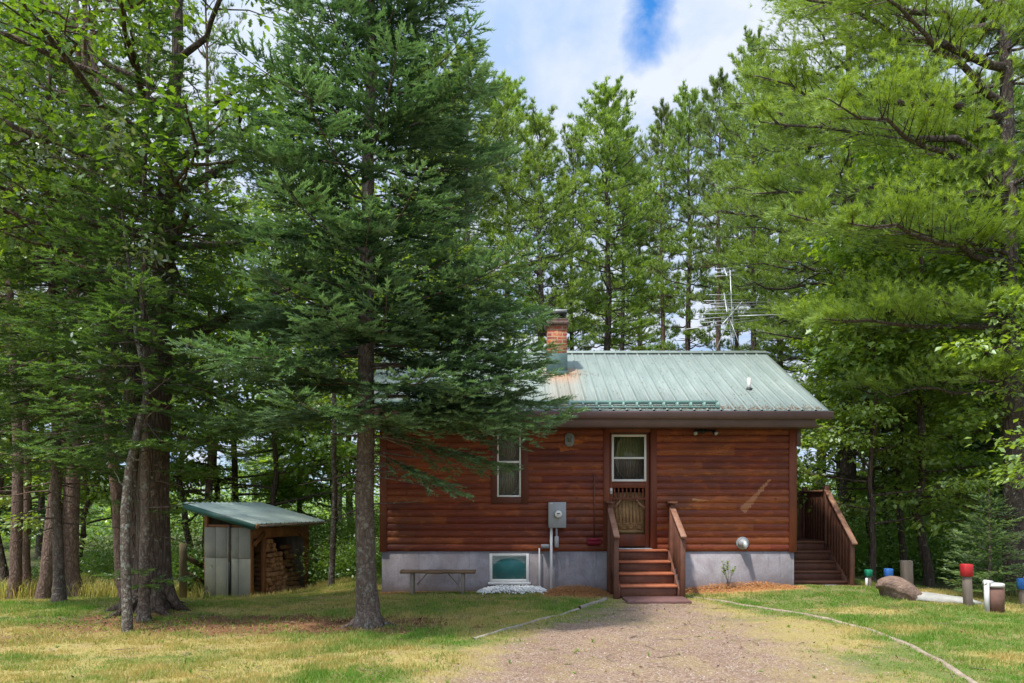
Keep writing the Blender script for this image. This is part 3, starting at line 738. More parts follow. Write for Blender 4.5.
# roof: ribbed sheets
def rib_sheet(x0, x1, p0, p1, pitch=.2286, hh=.019, th=.012, origin=None):
    xs = [x0]; hs = [0]
    x = x0+.06
    while x < x1-.03:
        for dx, h in ((-.022, 0), (-.010, hh), (.010, hh), (.022, 0)):
            xs.append(x+dx); hs.append(h)
        for dx in (.075, .15):
            if x+dx+.012 < x1-.03:
                xs += [x+dx-.012, x+dx, x+dx+.012]; hs += [0, .004, 0]
        x += pitch
    xs.append(x1); hs.append(0)
    xs = np.array(xs); hs = np.array(hs); n = len(xs)
    p0 = np.array(p0); p1 = np.array(p1); d = p1-p0; nn = np.array((-d[1], d[0]))/np.hypot(*d)
    if nn[1] < 0: nn = -nn
    V = []
    for p in (p0, p1):
        for a, h in zip(xs, hs): V.append((a, p[0]+nn[0]*h, p[1]+nn[1]*h))
    for p in (p0, p1):
        for a, h in zip(xs, hs): V.append((a, p[0]+nn[0]*(h-th), p[1]+nn[1]*(h-th)))
    Q = [(i, i+1, n+i+1, n+i) for i in range(n-1)]+[(2*n+i, 3*n+i, 3*n+i+1, 2*n+i+1) for i in range(n-1)]
    Q += [(i, 2*n+i, 2*n+i+1, i+1) for i in range(n-1)]+[(n+i, n+i+1, 3*n+i+1, 3*n+i) for i in range(n-1)]
    Q += [(0, n, 3*n, 2*n), (n-1, 3*n-1, 4*n-1, 2*n-1)]
    return V, Q
mb = MB(); V, Q = rib_sheet(RXL, RXR, (RY0-.03, RZ0-.005), (RY1, RZ1)); mb.add(V, Q)
V, Q = rib_sheet(RXL, RXR, (BACK+.62, RZ0-.005), (RY1+.02, RZ1)); mb.add(V, Q)
roof = mb.build('roof', 'roof', cabin)
mb = MB()
a = .513; w = .12
mb.prism([(RY1-w, RZ1+.024-a*w), (RY1, RZ1+.030), (RY1+w, RZ1+.024-a*w), (RY1+w, RZ1+.038-a*w), (RY1, RZ1+.046), (RY1-w, RZ1+.038-a*w)], RXL-.01, RXR+.01, 'x')
x = RXL+.3
while x < RXR-.2: mb.box(x, x+.02, RY1-.02, RY1+.02, RZ1+.047, RZ1+.058); x += .4572
mb.build('ridge_cap', 'roof', roof)
# roof deck / rafters under the sheets, gable rake boards
mb = MB()
mb.prism([(RY0+.02, RZ0-.03), (RY1, RZ1-.022), (BACK+.58, RZ0-.03), (BACK+.58, RZ0-.14), (RY1, RZ1-.16), (RY0+.02, RZ0-.14)], RXL+.03, RXR-.03, 'x')
mb.build('roof_deck', 'fascia', roof)
for x0 in (RXL-.002, RXR-.024): MB().prism([(RY0, RZ0-.018), (RY1, RZ1-.014), (BACK+.6, RZ0-.018), (BACK+.6, RZ0-.17), (RY1, RZ1-.18), (RY0, RZ0-.17)], x0, x0+.026, 'x').build('rake_board', 'fascia', roof)
MB().box(RXL+.0, X(815, 12.6), RY0-.012, RY0+.012, Z(427, 12.6), RZ0-.03).build('fascia', 'fascia', roof)
MB().box(RXL+.03, RXR-.08, RY0+.014, WY-.035, Z(426, 12.6), Z(426, 12.6)+.012).build('soffit', 'fascia', roof)
# gutter K-profile
gy0 = RY0-.013
gp = [(gy0, RZ0-.035), (gy0, RZ0-.15), (gy0-.07, RZ0-.15), (gy0-.095, RZ0-.10), (gy0-.11, RZ0-.045), (gy0-.11, RZ0-.030), (gy0-.102, RZ0-.030), (gy0-.102, RZ0-.045), (gy0-.088, RZ0-.098), (gy0-.066, RZ0-.143), (gy0-.007, RZ0-.143), (gy0-.007, RZ0-.035)]
mb = MB().prism(gp, RXL-.03, RXR+.03, 'x')
for xx in (RXL-.033, RXR+.030): mb.prism([gp[0], gp[1], gp[2], gp[3], gp[4], gp[5]], xx, xx+.003, 'x')
mb.build('gutter', 'fascia', roof)
MB().box(XR-.01+.04, XR+.10, WY-.06, WY+.02, Z(446, 13.2), Z(425, 13.2)+.05).build('downspout', 'fascia', roof)
# green snow guard rail along the left part of the eave
def roofp(y, off=0): return (y-off*.456, RZ0+.513*(y-RY0)+off*.89)
mb = MB(); yy, zz = roofp(RY0+.20, .07)
mb.box(RXL+.05, X(718, 12.75), yy-.012, yy+.012, zz-.035, zz+.025)
yy2, zz2 = roofp(RY0+.045, .045); mb.box(RXL+.05, X(718, 12.7), yy2-.012, yy2+.008, zz2-.022, zz2+.006)
x = RXL+.2
while x < X(716, 12.7): mb.box(x, x+.03, yy2-.01, yy+.01, zz2-.03, zz-.02); x += .23
mb.build('snow_guard', 'snowguard', roof)
# chimney
cy0 = 14.42; cy1 = cy0+.42; cx0, cx1 = X(547.6, cy0), X(566.8, cy0)
ch = MB().box(cx0, cx1, cy0, cy1, 4.0, Z(324, cy0)).build('chimney', 'brick', roof)
MB().box(cx0-.045, cx1+.045, cy0-.045, cy1+.045, Z(324.5, cy0), Z(321, cy0)).box(cx0-.02, cx1+.02, cy0-.02, cy1+.02, Z(321, cy0)+.001, Z(318, cy0)).build('crown', 'cement', ch, bevel=.012)
mb = MB().box(cx0-.012, cx1+.012, cy0-.014, cy1+.012, 4.02, Z(353, cy0)); mb.box(cx0-.03, cx1+.03, cy0-.04, cy0-.015, 4.03, Z(371, cy0))
mb.build('flashing', simple('dull green flashing', (.085, .155, .145), .6, .4, 9, .002, c2=(.05, .09, .09)), ch, bevel=.004)
mb = MB().box(cx0+.07, cx1-.07, cy0+.08, cy1-.08, Z(318, cy0)+.001, Z(314, cy0)+.02)
for xx in (cx0+.05, cx1-.06):
    for y_ in (cy0+.06, cy1-.07): mb.box(xx, xx+.012, y_, y_+.012, Z(318, cy0), Z(312, cy0))
mb.build('flue', 'black', ch)
mb = MB(); zc = Z(312.5, cy0); mb.prism([(cx0-.03, zc), (cx1-.0, zc+.01), (cx1-.0, zc+.05), (cx0-.03, zc+.045)], cy0-.05, cy1+.05); mb.build('chimney_cap', 'alu', ch)
MB().box(cx0-.028, cx1-.004, cy0-.048, cy1+.048, zc-.03, zc-.002).build('cap_rim', 'black', ch)
vy = 13.55; vx = X(749, vy)
mb = MB().tube([(vx, vy, 3.60), (vx, vy, Z(378, vy))], .035, 14); vp = mb.build('vent_pipe', 'pvc', roof)  # white stub
MB().tube([(vx, vy, 3.58), (vx, vy, 3.665), (vx, vy, 3.69)], [.075, .055, .042], 14).build('boot', 'black', vp)

# fallen needles caught on the roof and along the gutter
rng = np.random.default_rng(19); V = []; n = 0
for i in range(2600):
    if rng.random() < .62: x_ = RXL+.2+rng.beta(1.6, 1., 1)[0]*(RXR-RXL-.3); y_ = RY0+abs(rng.normal(0, .10)) + .0
    elif rng.random() < .35: x_ = rng.normal(.88, .33); y_ = 14.40-abs(rng.normal(0, .12))
    else: x_ = rng.uniform(RXL+.2, RXR-.2); y_ = rng.uniform(RY0, RY1-.2)
    if y_ > RY1-.15: continue
    z_ = RZ0+.513*(y_-RY0)+.012+rng.uniform(0, .012); a = rng.uniform(0, 6.3); L = rng.uniform(.008, .022)
    d = np.array((math.cos(a), math.sin(a), .5*math.sin(a)))*L; e = np.array((-math.sin(a), math.cos(a), .5*math.cos(a)))*L*.4; c = np.array((x_, y_, z_))
    V += [c-d, c-e, c+d, c+e]; n += 1
tag(link('fallen_needles', mesh_from('fallen_needles', np.array(V), [np.arange(4*n).reshape(-1, 4)], M['litter'], tint=np.repeat(rng.random(n), 4))), 'brown fallen needles and leaves lying on the metal roof', 'leaves', kind='stuff')
# screw rows on the sheets
mb = MB()
for y_ in (12.75, 13.35, 13.95, 14.55, 15.15, 15.6):
    x_ = RXL+.125
    while x_ < RXR-.1:
        z_ = RZ0+.513*(y_-RY0)+.003; mb.box(x_-.006, x_+.006, y_-.006, y_+.006, z_, z_+.010); x_ += .2286
tag(mb.build('screws', 'galv', roof), kind='stuff')
# fittings on the wall
mx0, mx1, mz0, mz1 = X(548, WY), X(565.5, WY), Z(527.5, WY), Z(502, WY)
mbx = MB().box(mx0, mx1, WY-.17, WY-.032, mz0, mz1).build('meter_box', 'galv', cabin, bevel=.008)
cm = (X(557.5, WY), Z(514, WY))
MB().tube([(cm[0], WY-.165, cm[1]), (cm[0], WY-.19, cm[1])], .075, 24).build('meter_ring', 'alu', mbx)
MB().tube([(cm[0], WY-.19, cm[1]), (cm[0], WY-.245, cm[1]), (cm[0], WY-.258, cm[1])], [.066, .064, .046], 24).build('meter', 'white', mbx)
MB().box(cm[0]-.027, cm[0]+.027, WY-.2615, WY-.2585, cm[1]+.004, cm[1]+.022).box(cm[0]-.02, cm[0]+.02, WY-.2615, WY-.2585, cm[1]-.016, cm[1]-.010).build('meter_dial', 'black', mbx)
MB().box(mx0+.02, mx0+.075, WY-.1725, WY-.1705, mz1-.035, mz1-.018).build('sticker', 'white', mbx)
cxp = X(551, WY)
MB().tube([(cxp, WY-.09, mz0+.01), (cxp, WY-.09, -.05)], .025, 12).build('conduit', 'pvc', mbx)
cx2 = X(556.3, WY)
MB().tube([(cx2, WY-.09, mz0+.01), (cx2, WY-.09, Z(538, WY))], .02, 12).box(cx2-.035, cx2+.035, WY-.125, WY-.045, Z(547, WY), Z(536, WY)).build('conduit_box', 'galv', mbx, bevel=.004)
MB().box(X(541, WY), X(549, WY), WY-.11, WY-.033, Z(548, WY), Z(544, WY)).build('junction_box', 'galv', mbx)
MB().tube([(X(539.2, WY), WY-.05, Z(548, WY)), (X(539.2, WY), WY-.05, 0.)], .014, 10).build('pipe', 'pvc', mbx)
dvx, dvz = X(742, WY), Z(543, WY)
v_ = MB().tube([(dvx, WY-.034, dvz), (dvx, WY-.06, dvz), (dvx, WY-.13, dvz-.01)], [.085, .085, .06], 20).build('dryer_vent', 'galv', cabin)
MB().tube([(dvx, WY-.10, dvz+.02), (dvx+.005, WY-.16, dvz), (dvx+.01, WY-.18, dvz-.05), (dvx+.01, WY-.18, dvz-.10)], [.040, .045, .042, .040], 14, cap=False).build('hood', 'alu', v_)
MB().tube([(dvx, WY-.031, dvz), (dvx, WY-.036, dvz)], .115, 20).build('mounting_ring', 'galv', v_)
fl = MB().tube([(X(702, WY), WY-.04, 2.86), (X(702, WY), WY-.09, 2.86)], .055, 14).build('floodlight', 'black', cabin)
for px, s in ((693.5, -1), (711.5, 1)):
    lx = X(px, WY)
    la = MB().tube([(X(702, WY), WY-.08, 2.855), (lx-s*.02, WY-.12, 2.86), (lx, WY-.17, 2.83), (lx+s*.02, WY-.22, 2.80)], [.015, .02, .035, .045], 14, cap=True).build('lamp_head', 'black', fl)
    MB().tube([(lx+s*.021, WY-.222, 2.799), (lx+s*.024, WY-.232, 2.792)], [.040, .028], 14).build('lens', 'galv', la)
# conduit under the eave above the door (small hook)
# ------------------------------------------------------------------ wall hung things
brx, by = X(593.7, WY), WY-.055
br = empty('broom', (brx, by, Z(545, WY)), 'long handled push broom with purple red head hanging on the log wall', 'broom')
zb0 = Z(545, WY)
MB((brx, by, zb0)).tube([(brx+.01, by, Z(474, WY)), (brx, by, Z(538, WY))], .011, 8).build('handle', 'wood_dark', br)
MB((brx, by, zb0)).box(brx-.115, brx+.115, by-.035, by+.02, Z(540.5, WY), Z(538, WY)).build('head', 'maroon', br)
mb = MB((brx, by, zb0)); rng = np.random.default_rng(2)
for i in range(24):
    for j in range(3):
        xx = brx-.11+i*.0095; mb.bar((xx, by-.025+j*.015, Z(540.5, WY)+.002), (xx+rng.normal(0, .003), by-.025+j*.015+rng.normal(0, .003), zb0), .007, .01, (0, 1, 0))
mb.build('bristles', 'maroon', br)
px, pz = X(569.3, WY), Z(440, WY)
o = empty('wall_plaque', (px, WY-.04, pz), 'grey rounded plaque with dark mark on the log wall under the eave', 'plaque')
mb = MB((px, WY-.04, pz)); poly = [(px+.085*math.copysign(abs(math.cos(t))**.75, math.cos(t)), pz+.12*math.copysign(abs(math.sin(t))**.75, math.sin(t))) for t in np.linspace(0, 2*PI, 28, endpoint=False)]
mb.prism(poly, WY-.055, WY-.034); mb.build('plate', simple('grey plaque', (.20, .21, .21), .6, .2, 12, .002), o, bevel=.003)
mb = MB((px, WY-.04, pz)).box(px-.04, px+.035, WY-.0595, WY-.0555, pz-.012, pz).box(px-.03, px+.04, WY-.0595, WY-.0555, pz-.04, pz-.030)
mb.bar((px-.045, WY-.0575, pz+.035), (px-.01, WY-.0575, pz+.01), .004, .012, (0, 0, 1)); mb.bar((px+.03, WY-.0575, pz+.055), (px+.02, WY-.0575, pz+.012), .004, .010, (1, 0, 0))
mb.build('emblem', 'black', o)

# ------------------------------------------------------------------ front steps
st = empty('front_steps', (2.25, 12.6, 0), 'red brown wooden steps with railings leading to the front door', 'steps')
so = (2.25, 12.6, 0)
sx0, sx1 = 1.78, 2.72
tz = [.765, .585, .405, .225]; ty = [12.93, 12.68, 12.43, 12.18]
for i in range(4):
    yb = (WY-.075) if i == 0 else ty[i-1]+.015
    MB(so).box(sx0, sx1, ty[i]-.035, yb-.002, tz[i]-.036, tz[i]).build('tread', 'tread', st, bevel=.006)
    MB(so).box(sx0+.01, sx1-.01, ty[i]-.002, ty[i]+.018, (tz[i+1] if i < 3 else .04)+.001, tz[i]-.037).build('riser', 'wood_dark', st, bevel=.003)
for xx in (sx0-.035, sx1+.002):
    MB(so).prism([(WY-.05, .75), (12.93, .75), (12.12, .18), (12.12, -.02), (WY-.05, -.02)], xx, xx+.032, 'x').build('stringer', 'wood_dark', st, bevel=.003)
for s, xx in ((-1, sx0-.075), (1, sx1+.075)):
    up = (xx, 12.90); lo = (xx+s*.01, 12.13)
    MB(so).box(xx-.045, xx+.045, 12.86, 12.95, -.02, Z(504, 12.95)).build('post', 'wood_dark', st, bevel=.005)
    MB(so).box(xx-.04, xx+.04, 12.09, 12.17, -.02, Z(539, 12.1)).build('post', 'wood_dark', st, bevel=.005)
    zt_ = Z(502.5, 12.95)
    MB(so).box(xx-.07, xx+.07, 12.80, WY-.05, zt_-.016, zt_+.014).build('rail_cap', 'wood_dark', st, bevel=.004)
    MB(so).bar((xx, 12.86, Z(509, 12.85)+.0), (xx, 12.03, Z(537.5, 12.0)), .095, .036).build('handrail', 'rail', st, bevel=.005)
    for k in range(3):
        yy = WY-.09-k*.075; MB(so).box(xx-.018, xx+.018, yy-.03, yy+.03, .45, zt_-.017).build('baluster', 'wood_dark', st, bevel=.002)
    for k in range(5):
        yy = 12.76-k*.125; t = (12.86-yy)/(12.86-12.03); zr = (Z(509, 12.85))*(1-t)+Z(537.5, 12.0)*t
        MB(so).box(xx-.016, xx+.016, yy-.028, yy+.028, .62*(1-t)+.05*t, zr-.022).build('baluster', 'wood_dark', st, bevel=.002)
o = MB((2.28, 11.9, .02)).box(1.80, 2.80, 11.52, 12.11, gzs(2.2, 11.8)+.0, gzs(2.2, 11.8)+.05).build('landing_board', 'plank', None, bevel=.006, loc=(2.28, 11.9, .02))
tag(o, 'flat purple brown board lying at the foot of the front steps', 'board')

# ------------------------------------------------------------------ side deck
dk = empty('side_deck', (5.6, 14.5, 0), 'dark brown wooden side deck with wide steps beside the cabin corner', 'deck')
so = (5.6, 14.5, 0); zs = [.835, .66, .49, .32, .16]; ys = [14.5, 14.25, 14.0, 13.75, 13.5]
dX0, dX1 = XR+.06, 6.12
MB(so).box(dX0, dX1, 13.40, 14.6, -.3, .09).build('footing', 'concfoot', dk, bevel=.006)
for i in range(1, 5):
    MB(so).box(dX0, dX1, ys[i]-.03, ys[i-1]+.012, zs[i]-.036, zs[i]).build('tread', 'wood_dark', dk, bevel=.005)
for i in range(5):
    MB(so).box(dX0+.005, dX1-.005, ys[i], ys[i]+.02, (zs[i+1]+.001 if i < 4 else .095), zs[i]-.037).build('riser', 'wood_dark', dk, bevel=.002)
MB(so).box(dX0, dX1+.05, ys[0]-.03, 15.7, zs[0]-.036, zs[0]).build('floor', 'wood_dark', dk, bevel=.004)
for k in range(11):
    xx = dX0+.05+k*.105; MB(so).box(xx-.046, xx+.046, 15.60, 15.63, zs[0]+.002, 1.80).build('baluster', 'wood_dark', dk, bevel=.003)
MB(so).box(dX0, dX1+.10, 15.56, 15.68, 1.802, 1.84).build('rail_cap', 'wood_dark', dk, bevel=.004)
MB(so).box(dX1+.0, dX1+.09, 14.46, 14.55, 0, 1.92).build('post', 'wood_dark', dk, bevel=.005)
MB(so).box(dX1+.0, dX1+.09, 15.55, 15.64, 0, 1.92).build('post', 'wood_dark', dk, bevel=.005)
MB(so).box(dX1+.0, dX1+.08, 13.38, 13.46, -.1, .93).build('post', 'wood_dark', dk, bevel=.005)
MB(so).bar((dX1+.045, 14.5, 1.84), (dX1+.045, 13.30, .84), .10, .035).build('handrail', 'rail', dk, bevel=.004)
for k in range(8):
    yy = 14.40-k*.125; t = (14.5-yy)/1.2; MB(so).box(dX1+.03, dX1+.06, yy-.045, yy+.045, .62*(1-t)+.08*t, 1.79*(1-t)+.80*t).build('baluster', 'wood_dark', dk, bevel=.003)
for k in range(8):
    yy = 14.62+k*.125; MB(so).box(dX1+.03, dX1+.06, yy-.045, yy+.045, zs[0]+.002, 1.80).build('baluster', 'wood_dark', dk, bevel=.003)
MB(so).bar((dX1+.045, 14.56, 1.82), (dX1+.045, 15.54, 1.82), .10, .035).build('handrail', 'rail', dk, bevel=.004)
MB(so).prism([(14.5, .8), (13.45, .13), (13.45, -.05), (14.5, -.05)], dX1+.002, dX1+.029, 'x').build('stringer', 'wood_dark', dk)

# ------------------------------------------------------------------ bench
bd = 12.86; b0, b1 = X(401, bd), X(475.5, bd); zt_ = Z(570.3, bd)
bn = empty('bench', ((b0+b1)/2, bd, 0), 'rough weathered plank bench standing against the grey foundation', 'bench')
so = ((b0+b1)/2, bd, 0); rng = np.random.default_rng(4)
mb = MB(so); xs = np.linspace(b0, b1, 14)
V = []; 
for xx in xs:
    j = rng.normal(0, .004, 4); V += [(xx, bd-.14+j[0], zt_-.045+j[1]), (xx, bd+.14, zt_-.045), (xx, bd+.14, zt_+j[2]), (xx, bd-.14+j[0], zt_+j[3])]
Q = []
for i in range(13):
    for k in range(4): Q.append((i*4+k, i*4+(k+1) % 4, i*4+4+(k+1) % 4, i*4+4+k))
Q += [(0, 3, 2, 1), (52, 53, 54, 55)]
mb.add(V, Q); mb.build('seat', 'oldwoodx', bn)
for px in (412.5, 463):
    xx = X(px, bd)
    for yy in (bd-.09, bd+.09): MB(so).box(xx-.03, xx+.03, yy-.03, yy+.03, gzs(xx, bd)-.05, zt_-.046).build('leg', 'oldwood', bn, bevel=.004)
for px, s in ((417, 1), (458, -1)):
    MB(so).tube([(X(px, bd), bd, gzs(0, bd)+.12+.05), (X(px, bd)+s*.17*1, bd, zt_-.06)], .010, 6).build('brace', 'oldwood', bn)

# ------------------------------------------------------------------ antenna behind the ridge
ad = 16.0; ax, az0 = X(734.5, ad), 4.6; at = X(730, ad)
an = empty('tv_antenna', (ax, ad, az0), 'tall aluminium rooftop television antenna with many thin rods above the ridge', 'antenna')
so = (ax, ad, az0)
MB(so).tube([(ax, ad, az0), (at, ad, Z(270, ad))], .012, 8).build('mast', 'alu', an)
for px, y_ in ((711, ad+.0), (744, ad+.7), (742, ad-.15)):
    MB(so).tube([(X(px, ad), y_, RZ1-abs(y_-RY1)*.513), (X(729.5, ad), ad, Z(318, ad))], .008, 6).build('strut', 'alu', an)
def boom(pa, pb, els, name='boom'):
    b = MB(so).tube([pa, pb], .014, 6).build(name, 'alu', an)
    pa = np.array(pa); pb = np.array(pb)
    mb = MB(so)
    for t, hl, tilt in els:
        c = pa*(1-t)+pb*t; d = np.array((1, .35, tilt)); d /= np.linalg.norm(d)
        mb.tube([c-d*hl, c+d*hl], .0075, 6)
    mb.build('rods', 'alu', b)
boom((X(722, 15.6), 15.6, Z(325, 15.6)), (X(742, 16.8), 16.8, Z(302, 16.8)),
     [(.02, .98, .20), (.18, .62, .17), (.34, .90, .15), (.5, .95, .12), (.66, .8, .13), (.82, .7, .14), (.97, .85, .12)])
boom((X(727, 15.5), 15.5, Z(312, 15.5)), (X(724, 16.6), 16.6, Z(293, 16.6)), [(.1, .5, .1), (.35, .62, .12), (.6, .55, .12), (.9, .4, .1)])
boom((X(727, 15.8), 15.8, Z(276, 15.8)), (X(724, 16.3), 16.3, Z(268, 16.3)), [(.05, .32, .16), (.5, .28, .16), (.95, .22, .16)])
b_ = MB(so).tube([(X(738, ad), ad, Z(316, ad)), (X(792, ad), ad+.1, Z(313, ad))], .010, 6).build('boom', 'alu', an)

# ------------------------------------------------------------------ wood shed
C0 = np.array((-5.47, 15.5)); th = math.radians(20)
sdv = np.array((-math.cos(th), math.sin(th))); fdv = np.array((math.sin(th), math.cos(th)))
g0 = -.47
sh = empty('wood_shed', (C0[0], C0[1], g0), 'low lean-to woodshed with grey panel side and pale green metal roof', 'shed')
so = (C0[0], C0[1], g0)
def SP(s, f, z): q = C0+sdv*s+fdv*f; return (q[0], q[1], z)
def sbox(mb, s0, s1, f0, f1, z0, z1):
    V = [SP(s0, f0, z0), SP(s1, f0, z0), SP(s1, f1, z0), SP(s0, f1, z0), SP(s0, f0, z1), SP(s1, f0, z1), SP(s1, f1, z1), SP(s0, f1, z1)]
    mb.add(V, [(0, 3, 2, 1), (4, 5, 6, 7), (0, 1, 5, 4), (1, 2, 6, 5), (2, 3, 7, 6), (3, 0, 4, 7)]); return mb
SW, SF = 1.2, 2.0
zl = g0+1.53
zmidp = g0+.88
for k, (a, b) in enumerate(((.0, .30), (.305, .60), (.605, .90), (.905, 1.2))):
    sbox(MB(so), a, b, -.02, 0., g0+.0, zmidp).build('panel', 'panel_low', sh, bevel=.004)
    sbox(MB(so), a, b, -.024, 0., zmidp+.004, zl).build('panel', 'panel', sh, bevel=.004)
sbox(MB(so), .50, .54, -.06, -.026, g0, g0+.8).build('batten', 'black', sh)
sbox(MB(so), .505, .545, -.06, -.026, g0+.8, zl+.05).build('batten', 'oldwood', sh)
for s_, f_, h_ in ((.03, .03, 1.62), (.03, SF-.03, 1.6), (SW-.03, .03, 1.95), (SW-.03, SF-.03, 1.95), (.03, .42, 1.55)):
    sbox(MB(so), s_-.045, s_+.045, f_-.045, f_+.045, g0-.1, g0+h_-(.02)).build('post', 'shedwood', sh, bevel=.004)
sbox(MB(so), -.02, .035, .0, SF, g0+1.30, g0+1.52).build('header', 'shedwood', sh, bevel=.004)
for f_, s in ((.06, 1), (SF-.06, -1)):
    a = SP(-.035, f_, g0+1.16); b = SP(-.035, f_+s*.34, g0+1.42); MB(so).bar(a, b, .03, .09).build('brace', 'shedwood', sh)
sbox(MB(so), SW, SW+.02, 0, SF, g0, g0+1.95).build('back_wall', 'oldwood', sh)
sbox(MB(so), .0, SW, SF, SF+.02, g0, g0+1.5).build('side_wall', 'oldwood', sh)
sbox(MB(so), .04, SW, -.0, .04, zl, zl+.06).build('top_rail', 'shedwood', sh)
# roof: from high back to low front, ribbed
def srib(mb):
    f0, f1 = -.30, SF+.16; s_lo, s_hi = -.34, SW+.30
    zlo, zhi = Z(523.5, 15.5), Z(503.5, 16.0)+.02
    n = 0; V = []; fs = []; hs = []
    f = f0
    while f < f1:
        for d, h in ((0, 0), (.05, 0), (.065, .018), (.085, .018), (.10, 0)):
            fs.append(min(f+d, f1)); hs.append(h)
        f += .15
    fs.append(f1); hs.append(0); n = len(fs)
    for (s_, z_) in ((s_lo, zlo), (s_hi, zhi)):
        for a, h in zip(fs, hs): V.append(SP(s_, a, z_+h))
    for (s_, z_) in ((s_lo, zlo), (s_hi, zhi)):
        for a, h in zip(fs, hs): V.append(SP(s_, a, z_+h-.01))
    Q = [(i, i+1, n+i+1, n+i) for i in range(n-1)]+[(2*n+i, 3*n+i, 3*n+i+1, 2*n+i+1) for i in range(n-1)]+[(i, 2*n+i, 2*n+i+1, i+1) for i in range(n-1)]+[(0, n, 3*n, 2*n), (n-1, 3*n-1, 4*n-1, 2*n-1)]
    mb.add(V, Q); return (f0, f1, s_lo, s_hi, zlo, zhi)
mb = MB(so); f0, f1, slo, shi, zlo, zhi = srib(mb); srf = mb.build('roof', 'shedroof', sh)
mb = MB(so)
a = np.array(SP(slo, f0, zlo-.07)); b = np.array(SP(shi, f0, zhi-.07)); mb.bar(a, b, .03, .12); mb.build('fascia', 'shedfascia', srf)
MB(so).bar(SP(slo+.02, f0+.02, zlo-.045), SP(slo+.02, f1, zlo-.045), .03, .05).build('fascia', 'oldwood', srf)
for f_ in (f0+.10, .6, 1.2, 1.8): MB(so).bar(SP(slo+.05, f_, zlo-.06), SP(shi-.05, f_, zhi-.06), .04, .07).build('rafter', 'shedwood', srf)
MB(so).tube([SP(slo-.03, f0+.06, zlo-.05), SP(slo+.3, f0+.06, zlo-.03)], .05, 12).build('beam_end', 'wood_end', srf)

# firewood: individual split logs
rng = np.random.default_rng(21)
protos = []
for i in range(6):
    mb = MB(); r = .065; n = rng.integers(4, 7); a0 = rng.uniform(0, 6)
    an_ = np.sort(rng.uniform(0, .5, n))+np.arange(n)*2*PI/n+a0; rr = rng.uniform(.72, 1.1, n)*r
    poly = [(rr[k]*math.cos(an_[k]), rr[k]*math.sin(an_[k])) for k in range(n)]
    mb.prism(poly, -.19, .19, 'x')
    o = mb.build('split_log', 'wood_end', None, bevel=.006); protos.append(o.data); bpy.data.objects.remove(o)
def put_log(s, f, z, rot, tilt=0, first=[0]):
    o = bpy.data.objects.new('split_log', protos[rng.integers(0, 6)]); col.objects.link(o)
    o.location = SP(s, f, z); o.rotation_euler = (rng.uniform(0, 6.3), tilt, rot)
    return o
angS = math.atan2(sdv[1], sdv[0]); angF = math.atan2(fdv[1], fdv[0])
for row in range(12):   # cut ends towards the opening, left stack
    for k in range(6):
        f = .56+k*.118+rng.normal(0, .008); z = g0+.07+row*.105+rng.normal(0, .006)
        if z > g0+1.33-.028*k*k+rng.normal(0, .03): continue
        tag(put_log(.20+rng.normal(0, .04), f+rng.normal(0, .01), z, angS+rng.normal(0, .10), rng.normal(0, .04)), 'split firewood log in the left stack of the shed, cut end out', 'log', 'firewood logs stacked in the left of the shed')
for row in range(10):   # long sides out, right stack
    for k in range(2):
        f = 1.44+k*.40+rng.normal(0, .02); z = g0+.07+row*.105
        if row > 6 and k == 0: continue
        tag(put_log(.22+rng.normal(0, .03)+row*.03, f, z, angF+rng.normal(0, .16), rng.normal(0, .09)), 'split firewood log in the right stack of the shed, bark side out', 'log', 'firewood logs stacked in the right of the shed')

# ------------------------------------------------------------------ fence beside the shed
fe = empty('fence', (X(183, 15.2), 15.2, -.45), 'rustic post and rail fence beside the woodshed', 'fence')
fx, fy = X(183, 15.2), 15.2; so = (fx, fy, -.45)
MB(so).tube([(fx, fy, -.6), (fx, fy, Z(552, fy)), (fx, fy, Z(543.5, fy))], [.078, .078, .074], 10, jitter=.04).build('post', 'fencewood', fe)
ex, ey = -7.3, 17.0
for py in (556, 572):
    MB(so).bar((fx+.02, fy, Z(py, fy)), (X(206, 16.9), 16.9, Z(py+12, 16.9)), .05, .10).build('rail', 'fencewood', fe)

# ------------------------------------------------------------------ right-hand yard items
def capped_post(px, base_y, top_y, capm, label, d, w=.085, capw=1.5, caph=.14, postm='oldwood', pipe=None, name='capped_post', cat='post', lean=0, group=None):
    x = X(px, d); z0 = gzs(x, d); e = empty(name, (x, d, z0), label, cat, group)
    zt = Z(top_y, d); so = (x, d, z0)
    MB(so).bar((x, d, z0-.1), (x+lean, d, zt-caph*.6), w, w, (0, 1, 0)).build('post', postm, e, bevel=.004)
    MB(so).box(x+lean-w*capw/2, x+lean+w*capw/2, d-w*capw/2, d+w*capw/2, zt-caph, zt).build('cap', capm, e, bevel=.01)
    if pipe: MB(so).tube([(x-w*.75, d-w*.6, z0-.05), (x-w*.75+lean, d-w*.6, zt-caph-.02)], .022, 10).build('pipe', 'pvc', e)
capped_post(868.5, 590, 569.5, 'greenbox', 'short post with a green box on top, left of the boulder', 13.4, .075, 1.45, .13, pipe=1)
capped_post(888.5, 592, 568.5, 'bluebox', 'short post with a blue box on top, just behind the boulder', 13.1, .075, 1.6, .17, pipe=1)
capped_post(968.5, 608, 564, 'redbox', 'leaning wooden post with a bright red box on top', 11.4, .10, 1.35, .19, lean=-.03)
capped_post(1023.5, 606, 578.5, 'bluebox', 'post with a blue box at the right edge beside the young spruce', 11.6, .09, 1.5, .17)
d = 13.6; x = X(908, d); z0 = gzs(x, d)
mb = MB((x, d, z0)); mb.bar((x-.01, d, z0-.1), (x-.03, d, Z(560.5, d)), .17, .15, (0, 1, 0)); tag(mb.build('wooden_post', 'oldwood', None, bevel=.01, loc=(x, d, z0)), 'thick bare grey timber post standing behind the boulder', 'post')
